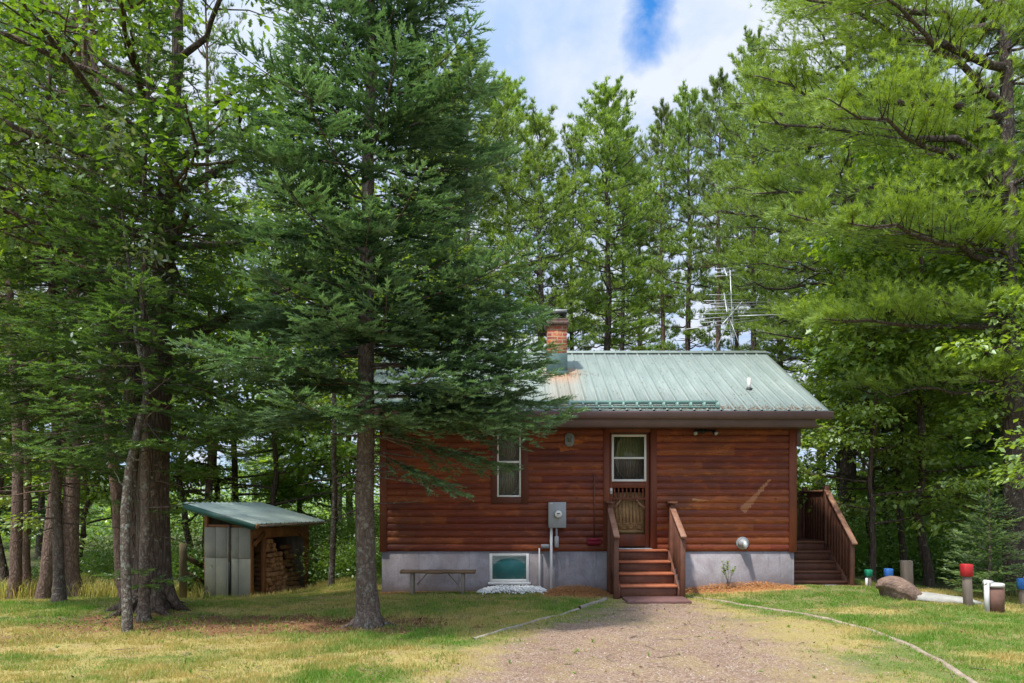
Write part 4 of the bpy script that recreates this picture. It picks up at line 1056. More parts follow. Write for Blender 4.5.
d = 10.75; x = X(993.5, d); z0 = gzs(x, d); so = (x, d, z0)
e = empty('capped_pipe', so, 'short brown pipe with white cap and white side pipe on the lawn', 'pipe')
MB(so).tube([(x+.02, d, z0-.05), (x+.02, d, Z(586, d))], .12, 24).build('casing', 'rustpipe', e, smooth=True)
MB(so).tube([(x+.01, d, Z(586.5, d)), (x+.01, d, Z(583.5, d)), (x+.01, d, Z(583, d))], [.132, .132, .11], 24).build('cap', 'pvc', e)
MB(so).tube([(x-.13, d-.06, z0-.05), (x-.14, d-.06, Z(582, d))], .035, 14).build('side_pipe', 'pvc', e)
MB(so).tube([(x-.17, d-.06, Z(582, d)), (x-.05, d-.04, Z(583, d))], .04, 12).build('elbow', 'pvc', e)
# boulder and slab
rng = np.random.default_rng(8)
d = 12.0; x = X(906, d); z0 = gzs(x, d)
V, T = blob((0, 0, 0), 1, rng, 4, .05)
V = V*(1+.05*(fbm(V[:, 0]*3+9, V[:, 1]*3+V[:, 2]*4+5, 4)-.5)[:, None]*4)
V = V*np.array((.44, .22, .175)); V[:, 2] -= .16*np.clip(V[:, 0]-.05, 0, 1); V[:, 1] *= 1-.6*np.clip(V[:, 0], 0, .4)/.4; V[:, 2] += .12*np.exp(-((V[:, 0]+.28)/.3)**2)*(V[:, 2] > -.1)-.20*np.clip(V[:, 0], 0, 1)
o = link('boulder', mesh_from('boulder', V, [T], M['rock'], smooth=True), None, (x-.03, d, z0+.08)); o.rotation_euler = (0, .12, -.1)
tag(o, 'rounded brown boulder lying at the far edge of the right lawn', 'boulder')
V, T = blob((0, 0, 0), 1, rng, 3, .09); V = np.sign(V)*np.abs(V)**.7*(1+.12*np.sin(V[:, :1]*9+V[:, 1:2]*7))*np.array((.55, .22, .06))
o = link('stone_slab', mesh_from('stone_slab', V, [T], M['slab'], smooth=False), None, (X(940, 11.9), 11.9, gzs(X(940, 11.9), 11.9)+.03)); o.rotation_euler = (.05, .10, -.35)
tag(o, 'pale flat stone slab beside the brown boulder', 'stone')

# edging along the drive
def edging(pts, name, w, h, m, label, cat, rough=.012, seed=1):
    rng = np.random.default_rng(seed); pts = np.array(pts, float)
    s = np.concatenate([[0], np.cumsum(np.hypot(*np.diff(pts, axis=0).T))]); n = int(s[-1]/.06)+2
    t = np.linspace(0, s[-1], n); x = np.interp(t, s, pts[:, 0]); y = np.interp(t, s, pts[:, 1])
    if rough > .005:
        k = np.ones(9)/9; x[4:-4] = np.convolve(x, k, 'valid'); y[4:-4] = np.convolve(y, k, 'valid')
    dx, dy = np.gradient(x), np.gradient(y); L = np.hypot(dx, dy); nx, ny = -dy/L, dx/L
    z = gz(x, y); ww = w/2*(1+rough*12*(fbm(t*3, t*0+seed, 2)-.5)); hh = h*(1+rough*18*(fbm(t*2.2+9, t*0+seed, 2)-.5))
    V = []
    for i in range(n):
        for a, b in ((-1, -.05), (-.9, .8), (-.4, 1), (.4, 1), (.9, .8), (1, -.05)):
            V.append((x[i]+nx[i]*ww[i]*a, y[i]+ny[i]*ww[i]*a, z[i]+(hh[i]*b if b > 0 else -.03)+rng.normal(0, rough*.12)))
    Q = [(i*6+k, i*6+k+1, i*6+7+k, i*6+6+k) for i in range(n-1) for k in range(5)]
    mb = MB((x[n//2], y[n//2], 0)); mb.add(V, Q); o = mb.build(name, m, None, loc=(x[n//2], y[n//2], 0)); return tag(o, label, cat)
edging([(3.0, 12.35), (3.73, 11.1), (4.20, 10.2), (4.42, 9.3), (4.40, 8.23), (4.25, 7.3), (4.06, 6.5), (3.7, 5.3)], 'lawn_edging', .060, .022, 'edge', 'curved sandy edging strip between the driveway and the right lawn', 'edging')
edging([(1.52, 12.0), (1.0, 10.95)], 'edging_board', .05, .05, 'edgeboard', 'straight grey edging board at the left of the driveway near the steps', 'edging', .002, 2)
edging([(.98, 10.92), (.15, 9.55), (-.45, 8.6)], 'edging_board', .04, .025, 'edgeboard', 'low half buried grey edging board at the driveway left edge nearer the camera', 'edging', .004, 3)

# ------------------------------------------------------------------ foliage
def nrm(a): return a/(np.linalg.norm(a, axis=-1, keepdims=True)+1e-9)
def tmpl_tuft(rng, n, spread, wid, back=.0):
    """Fan of needles along +x: n thin triangles."""
    V = np.empty((n, 3, 3))
    for i in range(n):
        th = spread*math.sqrt(rng.random()); ph = rng.uniform(0, 2*PI)
        d = np.array((math.cos(th), math.sin(th)*math.cos(ph), math.sin(th)*math.sin(ph)*.8+.08)); L = rng.uniform(.75, 1.05)
        s = nrm(np.cross(d, rng.normal(0, 1, 3))); b = np.array((rng.uniform(-back, .05), 0, 0))
        V[i] = [b-s*wid, b+s*wid, b+d*L]
    return V.reshape(-1, 3), np.arange(3*n).reshape(-1, 3)
def tmpl_spruce(rng, n=16, wid=.035, nl=.27):
    V = []
    for i in range(n):
        t = i/n*.95; ph = rng.uniform(-.5, PI+.5); sp = .75
        d = np.array((math.cos(sp), math.sin(sp)*math.cos(ph), math.sin(sp)*math.sin(ph)*.75)); L = nl*rng.uniform(.8, 1.15)
        b = np.array((t, 0, 0)); s = nrm(np.cross(d, (0, 0, 1.)) + rng.normal(0, .3, 3))
        V += [b-s*wid*1.0, b+s*wid*1.0, b+d*L]
    k = .028
    V += [(0, -k, 0), (0, k, 0), (1.08, 0, 0)]; V += [(0, 0, -k), (0, 0, k), (1.08, 0, 0)]
    return np.array(V, float), np.arange(len(V)).reshape(-1, 3)
def tmpl_leaf(rng, kind):
    if kind == 'oak': out = [(0, .0), (.18, .10), (.30, .24), (.40, .13), (.58, .32), (.66, .14), (.82, .2), (1., 0)]
    elif kind == 'maple': out = [(0, 0), (.08, .38), (.34, .22), (.46, .55), (.62, .22), (1., 0)]
    elif kind == 'oval': out = [(0, 0), (.3, .2), (.7, .2), (1., 0)]
    else: out = [(0, 0), (.45, .3), (1., 0)]
    V = [(a, -b, .22*b-.12*a*a) for a, b in out]+[(a, b, .22*b-.12*a*a) for a, b in out[1:-1]][::-1]
    n = len(out); mid = (.5, 0, -.03)
    if kind == 'diamond': return np.array([(0, 0, 0), (.45, -.3, .05), (1, 0, -.08), (.45, .3, .05)]), np.array([(0, 1, 2), (0, 2, 3)])
    V = [mid]+V; m = len(V)-1
    return np.array(V, float), np.array([(0, 1+i, 1+(i+1) % m) for i in range(m)])

class Fol:
    def __init__(s, tm): s.tm = tm; s.p = []; s.d = []; s.u = []; s.s = []; s.t = []
    def add(s, p, d, u, sc, t):
        s.p.append(np.atleast_2d(p)); s.d.append(np.atleast_2d(d)); s.u.append(np.atleast_2d(u)); s.s.append(np.atleast_1d(sc)); s.t.append(np.atleast_1d(t))
    def mesh(s, name, m, rng, keep=1.0):
        p = np.vstack(s.p); d = nrm(np.vstack(s.d)); u = np.vstack(s.u); sc_ = np.concatenate(s.s); t = np.concatenate(s.t)
        if keep < 1: k = rng.random(len(p)) < keep; p, d, u, sc_, t = p[k], d[k], u[k], sc_[k], t[k]
        y = nrm(np.cross(u, d)); z = np.cross(d, y)
        wh = rng.integers(0, len(s.tm), len(p)); VV = []; TT = []; tt = []; n = 0
        for w, (tv, tf) in enumerate(s.tm):
            k = wh == w
            if not k.any(): continue
            B = np.stack([d[k], y[k], z[k]], 1)
            V = p[k][:, None]+np.einsum('vi,kij->kvj', tv, B)*sc_[k][:, None, None]
            K = len(V); T = tf[None]+(np.arange(K)*len(tv))[:, None, None]+n
            VV.append(V.reshape(-1, 3)); TT.append(T.reshape(-1, 3)); tt.append(np.repeat(t[k], len(tv))); n += K*len(tv)
        return mesh_from(name, np.vstack(VV), [np.vstack(TT)], M[m], tint=np.concatenate(tt))

def wander(rng, p0, p1, n, amp):
    t = np.linspace(0, 1, n)[:, None]; q = np.array(p0)*(1-t)+np.array(p1)*t
    w = np.cumsum(rng.normal(0, 1, (n, 3)), 0); w -= t*w[-1]
    return q+w*amp*np.array((1, 1, .2))

def trunk_line(rng, H, r0, r1=.02, lean=(0, 0), n=14, amp=.04, flare=1.6):
    p = wander(rng, (0, 0, -.15), (lean[0], lean[1], H), n, amp)
    z = p[:, 2]; t = np.clip(z/H, 0, 1)
    r = r0*(1-t)**.85+r1; r = r*(1+(flare-1)*np.exp(-np.clip(z, 0, None)/(r0*2.0+.02)))
    return p, r
def trunk_pts(H, n):
    return np.concatenate([[-.15, .0, .06, .15, .3, .5], np.linspace(.9, H, n)])
def make_trunk(wood, rng, H, r0, r1=.015, lean=(0, 0), n=16, amp=.03, flare=1.6, sides=12, roots=0):
    z = trunk_pts(H, n); t = np.clip(z/H, 0, 1)
    w = np.cumsum(rng.normal(0, 1, (len(z), 2)), 0)*amp; w -= w[1]; w[:5] *= .3
    p = np.stack([lean[0]*t+w[:, 0]*np.minimum(1, z/1.5+.0)*(z > 0), lean[1]*t+w[:, 1]*np.minimum(1, z/1.5)*(z > 0), z], -1)
    r = (r0*(1-t)**.9+r1)*(1+(flare-1)*np.exp(-np.clip(z, 0, None)/(r0*1.6)))
    wood.tube(p, r, sides, cap=False, jitter=.03, rng=rng)
    for k in range(roots):
        a = k*2*PI/roots+rng.uniform(-.3, .3); L = r0*rng.uniform(2.2, 4.2)
        pts = [(math.cos(a)*r0*.5, math.sin(a)*r0*.5, r0*2.2), (math.cos(a)*r0*1.15, math.sin(a)*r0*1.15, r0*.8), (math.cos(a)*r0*1.8, math.sin(a)*r0*1.8, r0*.22), (math.cos(a+.15)*L, math.sin(a+.15)*L, -.04)]
        wood.tube(pts, [r0*.35, r0*.42, r0*.28, r0*.08], 7, cap=False, jitter=.08, rng=rng)
    return p, r
def at_h(p, h): return np.array([np.interp(h, p[:, 2], p[:, i]) for i in range(3)])

def fir_branch(fol, wood, rng, base, az, L, e0, droop, up, sec, twig, inner=.12, dens=1., tint0=.5, sides=4, wr=.011, sparse=0.):
    n = 9; t = np.linspace(0, 1, n); ca, sa = math.cos(az), math.sin(az)
    r = L*t; z = L*(math.tan(e0)*t-droop*t**1.6+up*t**3)
    bend = rng.normal(0, .10)*L
    A = np.stack([base[0]+ca*r-sa*bend*t*t, base[1]+sa*r+ca*bend*t*t, base[2]+z], -1)
    wood.tube(A, wr*(L**.8)*(1-t*.92)+.002, sides, cap=False)
    T = nrm(np.gradient(A, axis=0))
    k = max(3, int(L/sec)); ts = np.linspace(inner, .985, k)
    for side in (-1, 1):
        tt = np.clip(ts+rng.normal(0, .25/k, k), 0, .99)
        if sparse: tt = tt[rng.random(k) > sparse]
        for q in tt:
            p = np.array([np.interp(q, t, A[:, i]) for i in range(3)]); d = np.array([np.interp(q, t, T[:, i]) for i in range(3)])
            ls = min((1-q)*L*.62+.10, .40*L+.08)*rng.uniform(.75, 1.12)*(.35+.65*min(1, q/.35))
            sd = np.array((-d[1], d[0], 0))*side; a = rng.uniform(.75, 1.0)
            D = nrm(d*math.cos(a)+sd*math.sin(a)+np.array((0, 0, rng.normal(-.05, .10))))
            m_ = max(1, int(ls/twig*dens)); u = (np.arange(m_)+.5+rng.normal(0, .15, m_))/m_*ls
            ps = p+D*u[:, None]; ps[:, 2] -= .18*u**2*(1/max(ls, .2))
            SS = np.cross(D, (0, 0, 1.)); SS = SS/(np.linalg.norm(SS)+1e-9)
            sg = np.where(rng.random(m_) < .5, -1, 1)*rng.uniform(.55, .95, m_)
            dd = D+SS*sg[:, None]+rng.normal(0, .14, (m_, 3))+np.array((0, 0, .02))
            tl = twig*rng.uniform(1.1, 1.7, m_)
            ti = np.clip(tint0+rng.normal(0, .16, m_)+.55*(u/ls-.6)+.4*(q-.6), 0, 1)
            upv = np.array((0, 0, 1.))+rng.normal(0, .18, (m_, 3))
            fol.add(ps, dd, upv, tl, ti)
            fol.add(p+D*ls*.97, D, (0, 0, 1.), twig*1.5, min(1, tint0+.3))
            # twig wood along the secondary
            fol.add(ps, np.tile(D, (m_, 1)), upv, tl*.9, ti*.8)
    fol.add(A[-1], T[-1], (0, 0, 1.), twig*1.7, min(1, tint0+.35))

def conifer(name, rng, H, r0, z0, Rfun, bark, leaf, sec=.085, twig=.095, per=6, lev=.30, e0=(.25, -.25), droop=.25, up=.22, lean=(0, 0), tm=None, dens=1., sides=12, roots=0, dead=0, sparse=0., flare=1.6, bsides=4, amp=.02, azjit=.3, jitL=.2, skip=None):
    wood = MB(); p, r = make_trunk(wood, rng, H, r0, .012, lean, 16, amp, flare, sides, roots)
    fol = Fol(tm)
    z = z0; lv = 0
    while z < H-.15:
        fr = (z-z0)/(H-z0); L = Rfun(z); k = max(3, int(round(per*(1-.35*fr)))); off = rng.uniform(0, 6.3)
        for i in range(k):
            az = off+i*2*PI/k+rng.normal(0, azjit); l = L*rng.uniform(1-jitL, 1+jitL*.7)
            if skip and skip(z, az % (2*PI)): continue
            e = e0[1]+(e0[0]-e0[1])*fr+rng.normal(0, .06)
            if fr > .8: e += .35*(fr-.8)*5*.6
            if l < .12: continue
            fir_branch(fol, wood, rng, at_h(p, z+rng.normal(0, .05)), az, l, e, droop*rng.uniform(.7, 1.2), up, sec, twig, .16 if l > 1 else .08, dens, rng.uniform(.3, .6), bsides, sparse=sparse)
        z += lev*rng.uniform(.8, 1.2)*(1-.45*fr); lv += 1
    fol.add(at_h(p, H), (0, 0, 1.), (1, 0, 0.), .2, .8)
    for k in range(dead):
        h = rng.uniform(.12*H if z0 > 2 else .5, z0*1.05); az = rng.uniform(0, 6.3); l = rng.uniform(.3, 1.1); b = at_h(p, h)
        q = wander(rng, b, b+np.array((math.cos(az)*l, math.sin(az)*l, rng.uniform(-.35, .1)*l)), 5, .04); wood.tube(q, np.linspace(.012, .003, 5), 4, cap=False)
    return wood, fol

def pine_branch(fol, wood, rng, base, az, L, e0, curve, tuft, nsec, ntip, tint0, wr=.016, flat=.35, bsides=5, t0=.3):
    n = 9; t = np.linspace(0, 1, n); ca, sa = math.cos(az), math.sin(az); bend = rng.normal(0, .12)*L
    A = np.stack([base[0]+ca*L*t-sa*bend*t*t, base[1]+sa*L*t+ca*bend*t*t, base[2]+L*(math.tan(e0)*t+curve*t*t)], -1)
    A[1:-1] += rng.normal(0, .018*L, (n-2, 3))
    wood.tube(A, wr*L**.9*(1-t*.9)+.003, bsides, cap=False); T = nrm(np.gradient(A, axis=0))
    for q in np.clip(np.linspace(t0, .97, nsec)+rng.normal(0, .03, nsec), .05, 1):
        p = np.array([np.interp(q, t, A[:, i]) for i in range(3)]); d = np.array([np.interp(q, t, T[:, i]) for i in range(3)])
        ls = ((1-q)*L*.55+.22*L**.5)*rng.uniform(.6, 1.1); side = rng.choice((-1, 1)); a = rng.uniform(.5, 1.15)
        sd = np.array((-d[1], d[0], 0))*side
        D = nrm(d*math.cos(a)+sd*math.sin(a)+np.array((0, 0, rng.uniform(-.02, .35))))
        q2 = p+D*ls; q2[2] += .12*ls
        wood.tube([p, p+D*ls*.5, q2], [wr*.35*L**.5, wr*.22, .003], 3, cap=False)
        u = rng.uniform(.25, 1.0, ntip)**.8; ps = p+D*ls*u[:, None]; ps[:, 2] += .12*ls*u*u
        off = rng.normal(0, .16*ls+.03, (ntip, 3)); off[:, 2] = np.abs(off[:, 2])*flat-.01
        ps = ps+off*u[:, None]
        dd = D+rng.normal(0, .45, (ntip, 3))+off*3+np.array((0, 0, .38))
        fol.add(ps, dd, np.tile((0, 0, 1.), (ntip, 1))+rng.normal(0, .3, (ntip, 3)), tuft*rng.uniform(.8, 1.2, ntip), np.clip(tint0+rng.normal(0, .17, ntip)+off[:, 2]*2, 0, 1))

def pine(rng, H, r0, z0, Rfun, tm, tuft=.11, per=4, lev=.6, nsec=9, ntip=9, e0=(.9, -.05), curve=.12, lean=(0, 0), sides=8, amp=.05, dead=10, azs=None, flare=1.35, flat=.35, roots=0):
    wood = MB(); p, r = make_trunk(wood, rng, H, r0, .02, lean, 14, amp, flare, sides, roots); fol = Fol(tm); z = z0
    while z < H-.2:
        fr = (z-z0)/(H-z0); k = max(3, int(round(per*rng.uniform(.7, 1.3)))); off = rng.uniform(0, 6.3)
        for i in range(k):
            az = off+i*2*PI/k+rng.normal(0, .35); l = Rfun(z)*rng.uniform(.6, 1.2)
            e = e0[1]+(e0[0]-e0[1])*fr**2+rng.normal(0, .08)
            pine_branch(fol, wood, rng, at_h(p, z+rng.normal(0, .1)), az, max(.3, l), e, curve*rng.uniform(.5, 1.4), tuft, max(3, int(nsec*(.5+.5*l/2.5))), ntip, rng.uniform(.25, .7), .016, flat)
        z += lev*rng.uniform(.75, 1.25)*(1-.4*fr)
    fol.add(at_h(p, H)[None]+rng.normal(0, .05, (6, 3)), np.tile((0, 0, 1.), (6, 1))+rng.normal(0, .3, (6, 3)), np.tile((1., 0, 0), (6, 1)), np.full(6, tuft*1.3), np.full(6, .7))
    for k in range(dead):
        h = rng.uniform(.15*H, z0*1.1+.5); az = rng.uniform(0, 6.3); l = rng.uniform(.4, 1.6); b = at_h(p, h)
        q = wander(rng, b, b+np.array((math.cos(az)*l, math.sin(az)*l, rng.uniform(-.2, .2)*l)), 5, .05); wood.tube(q, np.linspace(.018, .004, 5), 4, cap=False)
    return wood, fol

def leafy(rng, H, r0, limbs, tm, leaf=.10, sub=7, cl=6, nl=16, lean=(0, 0), sides=10, clr=(.34, .34, .10), roots=0, amp=.04, flare=1.5, tipup=.2, tint=.5, stemamp=.06, droop=.0):
    """limbs: list of (height, azimuth, length, elevation)."""
    wood = MB(); p, r = make_trunk(wood, rng, H, r0, .012, lean, 14, amp, flare, sides, roots); fol = Fol(tm)
    zz = p[:, 2]
    for (h, az, L, el) in limbs:
        b = at_h(p, h); rb = float(np.interp(h, zz, r))*.55
        e = b+np.array((math.cos(az)*math.cos(el)*L, math.sin(az)*math.cos(el)*L, math.sin(el)*L))
        n = 8; A = wander(rng, b, e, n, stemamp*L/3); t = np.linspace(0, 1, n)
        wood.tube(A, np.maximum(rb*(1-t*.88), .006), 6, cap=False)
        for s_ in range(sub):
            q = rng.uniform(.25, 1.) if s_ else 1.; c = np.array([np.interp(q, t, A[:, i]) for i in range(3)])
            a2 = az+rng.normal(0, .9); l2 = L*rng.uniform(.2, .42)*(1.25-q*.5)+.15; e2 = rng.uniform(-.15, .6)
            c2 = c+np.array((math.cos(a2)*math.cos(e2)*l2, math.sin(a2)*math.cos(e2)*l2, math.sin(e2)*l2))
            B = wander(rng, c, c2, 5, .05*l2); wood.tube(B, np.linspace(max(.006, rb*.3), .004, 5), 4, cap=False)
            tn = tint+rng.normal(0, .16)
            for k in range(cl):
                qq = rng.uniform(.3, 1.08); cc = c*(1-qq)+c2*qq
                cd = nrm(np.array((math.cos(a2), math.sin(a2), .1))+rng.normal(0, .7, 3)*np.array((1, 1, .35)))
                tip = cc+cd*rng.uniform(.08, .35)
                wood.tube([cc, tip], [.004, .0025], 3, cap=False)
                m_ = rng.integers(max(2, nl//2), nl+nl//2)
                ps = tip+rng.normal(0, 1, (m_, 3))*np.array(clr)*.55; ps[:, 2] -= droop*rng.random(m_)
                out = ps-cc; dd = nrm(out+rng.normal(0, .10, (m_, 3)))+np.array((0, 0, -.22))+rng.normal(0, .25, (m_, 3))
                up_ = np.tile((0, 0, 1.), (m_, 1))+rng.normal(0, .38, (m_, 3))
                fol.add(ps, dd, up_, leaf*rng.uniform(.6, 1.15, m_), np.clip(tn+rng.normal(0, .2, m_), 0, 1))
    return wood, fol

def stump_limbs(rng, n, h0, h1, L0, L1, el=(.2, .9), az=None):
    out = []
    for i in range(n):
        q = (i+.5)/n; h = h0+(h1-h0)*q; a = (az(i) if az else i*2.4+rng.normal(0, .4))
        out.append((h, a, (L0*(1-q)+L1*q)*rng.uniform(.75, 1.2), el[0]+(el[1]-el[0])*q+rng.normal(0, .12)))
    return out

def tree(name, pos, wood, fol, barkm, leafm, label, cat='tree', group=None, rz=0, rng=R0, scale=1):
    e = empty(name, pos, label, cat, group, rz); e.scale = (scale,)*3
    wood.build('trunk', barkm, e, smooth=True)
    link('crown', fol.mesh('crown', leafm, rng), e); return e
def copy_tree(e, pos, rz, s, label=None, group=None):
    c = e.copy(); col.objects.link(c); c.location = pos; c.rotation_euler = (0, 0, rz); c.scale = s if isinstance(s, tuple) else (s,)*3
    for ch in list(e.children):
        d = ch.copy(); col.objects.link(d); d.parent = c
    if label: c['label'] = label
    if group: c['group'] = group
    return c

rT = np.random.default_rng(100)
TM_SP = [tmpl_spruce(rT, 16, .055, .36) for i in range(6)]
TM_SPL = [tmpl_spruce(rT, 9, .06, .34) for i in range(5)]
TM_TUFT = [tmpl_tuft(rT, 17, .85, .030, .5) for i in range(6)]
TM_TUFTL = [tmpl_tuft(rT, 9, 1.05, .06, .3) for i in range(6)]
TM_OAK = [tmpl_leaf(rT, 'oak')]; TM_MAPLE = [tmpl_leaf(rT, 'maple')]; TM_OVAL = [tmpl_leaf(rT, 'oval')]; TM_DIA = [tmpl_leaf(rT, 'diamond')]

def ground_pos(px, d): x = X(px, d); return (x, d, gzs(x, d))

# foreground spruce --------------------------------------------------------
rng = np.random.default_rng(41)
def RS(z): return float(np.interp(z, [2.3, 3.0, 4.5, 6.5, 7.6, 9.5, 12.3], [1.6, 1.95, 2.05, 1.6, 1.25, .85, .1]))
def sk(z, az): return z > 6.2 and 2.3 < az < 4.0 and rng.random() < .45
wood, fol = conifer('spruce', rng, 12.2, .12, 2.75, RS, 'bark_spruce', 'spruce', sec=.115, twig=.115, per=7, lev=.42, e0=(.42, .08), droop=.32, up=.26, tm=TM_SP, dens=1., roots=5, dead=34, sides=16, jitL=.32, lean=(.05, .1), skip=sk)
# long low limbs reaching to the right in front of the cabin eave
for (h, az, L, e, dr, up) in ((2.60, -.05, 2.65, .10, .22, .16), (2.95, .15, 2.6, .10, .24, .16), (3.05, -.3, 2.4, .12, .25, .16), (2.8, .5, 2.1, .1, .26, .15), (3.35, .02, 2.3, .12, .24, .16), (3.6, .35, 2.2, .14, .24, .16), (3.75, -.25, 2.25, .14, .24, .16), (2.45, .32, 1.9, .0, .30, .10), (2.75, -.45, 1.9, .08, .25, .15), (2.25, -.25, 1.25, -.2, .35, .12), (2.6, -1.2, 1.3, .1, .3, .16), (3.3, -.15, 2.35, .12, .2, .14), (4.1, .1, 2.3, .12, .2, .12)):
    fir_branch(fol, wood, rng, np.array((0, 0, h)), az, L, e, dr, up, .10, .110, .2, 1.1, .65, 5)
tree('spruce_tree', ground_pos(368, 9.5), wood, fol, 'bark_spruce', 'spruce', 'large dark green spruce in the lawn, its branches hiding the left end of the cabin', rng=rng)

# big twin trunked oak at left ---------------------------------------------
rng = np.random.default_rng(42)
limbs = [(3.2, 2.7, 3.2, .75), (3.9, .4, 2.7, .5), (4.4, 3.6, 3.4, .5), (4.9, -1.0, 2.6, .35), (5.2, 1.4, 3.0, .5), (5.8, .1, 2.8, .55), (6.2, 2.9, 3.5, .55), (6.6, -2.0, 3., .5), (7.0, .8, 2.6, .7), (7.6, 3.3, 3.0, .6), (7.9, -.6, 2.8, .5), (8.6, 2.2, 2.6, .8), (9.2, 0.2, 2.2, .7), (9.6, 4.0, 2.2, .8), (5.4, -2.6, 2.6, .2), (6.9, -1.4, 2.6, .3), (10.2, 1.2, 1.8, 1.0), (7.3, -2.9, 3.2, .35), (6.0, 3.3, 3.8, .35), (6.5, -.25, 2.6, .25)]
wood, fol = leafy(rng, 11.2, .235, limbs, TM_OAK, leaf=.125, sub=9, cl=6, nl=13, lean=(.25, .2), sides=16, roots=6, flare=1.45, clr=(.30, .30, .14), stemamp=.12, tint=.42)
q = trunk_pts(8.5, 10); tt = np.clip(q/8.5, 0, 1)
wood.tube(np.stack([-.27-.9*tt**2, .08+tt*.4, q], -1), .19*(1-tt*.8)*(1+.4*np.exp(-np.clip(q, 0, 9)/.3)), 12, cap=False, jitter=.03, rng=rng)
tree('oak_tree', ground_pos(153, 10.85), wood, fol, 'bark_oak', 'oak', 'massive twin trunked oak with flared roots at the left of the lawn', rng=rng)

# slim crooked lichened tree in front of the oak
rng = np.random.default_rng(43)
wood = MB(); d0 = 9.0; b = ground_pos(127, d0)
pts = [(127, 640), (125, 612), (121, 560), (119, 510), (120, 470), (128, 425), (134, 395), (131, 370), (120, 330), (112, 270), (100, 190), (90, 100)]
L_ = np.array([(X(a, d0)-b[0], .05*i, Z(c, d0)-b[2]) for i, (a, c) in enumerate(pts)]); L_[0, 2] = -.1
wood.tube(L_, np.array([.075, .062, .056, .052, .048, .046, .04, .036, .03, .022, .015, .008])*1.0, 10, cap=False, jitter=.06, rng=rng)
fol = Fol(TM_OVAL)
for k in range(16):
    h = rng.uniform(3.0, 6.6); bb = np.array([np.interp(h, L_[:, 2], L_[:, i]) for i in range(3)]); az = rng.uniform(0, 6.3); l = rng.uniform(.5, 1.3)
    e_ = bb+np.array((math.cos(az)*l, math.sin(az)*l, rng.uniform(-.1, .3))); A = wander(rng, bb, e_, 6, .05); wood.tube(A, np.linspace(.012, .003, 6), 4, cap=False)
    for j in range(9):
        c = A[rng.integers(2, 6)]+rng.normal(0, .13, 3); m_ = 9; ps = c+rng.normal(0, .09, (m_, 3))
        fol.add(ps, rng.normal(0, 1, (m_, 3))*np.array((1, 1, .4))+(0, 0, -.5), np.tile((0, 0, 1.), (m_, 1))+rng.normal(0, .5, (m_, 3)), rng.uniform(.06, .11, m_), rng.uniform(.2, 1, m_))
for (p0, p1) in (((134, 395), (165, 372)), ((119, 500), (105, 470)), ((128, 425), (150, 405))):
    a_ = np.array((X(p0[0], d0)-b[0], .3, Z(p0[1], d0)-b[2])); c_ = np.array((X(p1[0], d0)-b[0], .2, Z(p1[1], d0)-b[2])); wood.tube(wander(rng, a_, c_, 6, .015), np.linspace(.014, .004, 6), 5, cap=False)
tree('crooked_tree', b, wood, fol, 'bark_lichen', 'birchleaf', 'thin crooked lichen spotted tree leaning in front of the oak trunks', rng=rng)

# slim conifers on the left
rng = np.random.default_rng(44)
wood, fol = conifer('fir', rng, 8.6, .062, 2.6, lambda z: float(np.interp(z, [2.5, 4, 6, 8.6], [1.35, 1.45, 1.0, .1])), None, None, sec=.13, twig=.10, per=6, lev=.33, tm=TM_SP, dens=.9, dead=12, e0=(.2, -.15), sides=9, flare=1.5, sparse=.1)
for (h, az, l) in ((.62, 3.6, .45), (.55, .2, .5), (.5, -1.2, .4), (.7, 5., .4), (1.45, .2, .42), (1.6, 3.3, .5), (2.0, .3, .9), (2.15, 3.1, 1.1), (2.3, -1.0, .9)):
    fir_branch(fol, wood, rng, np.array((0, 0, h)), az, l, .1, .2, .1, .08, .075, .2, 1., .7, 4)
firA = tree('fir_tree', ground_pos(144, 9.9), wood, fol, 'bark_spruce', 'fir', 'slender fir with small green sprigs low on its trunk, right in front of the oak', rng=rng)
rng = np.random.default_rng(45)
wood, fol = conifer('fir', rng, 9.5, .075, 2.3, lambda z: float(np.interp(z, [2.3, 4, 6.5, 9.5], [1.5, 1.7, 1.2, .1])), None, None, sec=.14, twig=.10, per=6, lev=.33, tm=TM_SP, dens=.9, dead=14, e0=(.2, -.2), sides=9, sparse=.1)
firB = tree('fir_tree', ground_pos(59, 11.7), wood, fol, 'bark_spruce', 'fir', 'fir with a bare straight reddish trunk, first on the left side of the lawn', rng=rng)
# low-poly fir for the woods
rng = np.random.default_rng(46)
wood, fol = conifer('fir', rng, 12, .11, 1.8, lambda z: float(np.interp(z, [1.8, 4, 8, 12], [1.9, 2.1, 1.4, .1])), None, None, sec=.20, twig=.17, per=6, lev=.5, tm=TM_SPL, dens=1., dead=26, e0=(.2, -.2), sides=8, bsides=3, sparse=.05)
firC = tree('fir_tree', ground_pos(-30, 20.5), wood, fol, 'bark_spruce', 'fir', 'broad dark fir at the far left edge behind the lawn', rng=rng)
# placed firs
for (px, d, s, rz, lab) in (
                            (300, 24.5, .8, .4, 'fir standing well behind the right end of the woodshed'), 
                            (960, 21.5, 1.0, 5.1, 'dark fir deep in the shade behind the red box post'), (1040, 18.5, .95, .9, 'dark fir behind the young spruce at the right edge'), (905, 25, 1.15, 2.9, 'dark fir deep in the woods behind the boulder'), (40, 27, 1.0, 3., 'fir far back at the left between reddish trunks')):
    copy_tree(firC, ground_pos(px, d), rz, s, lab)

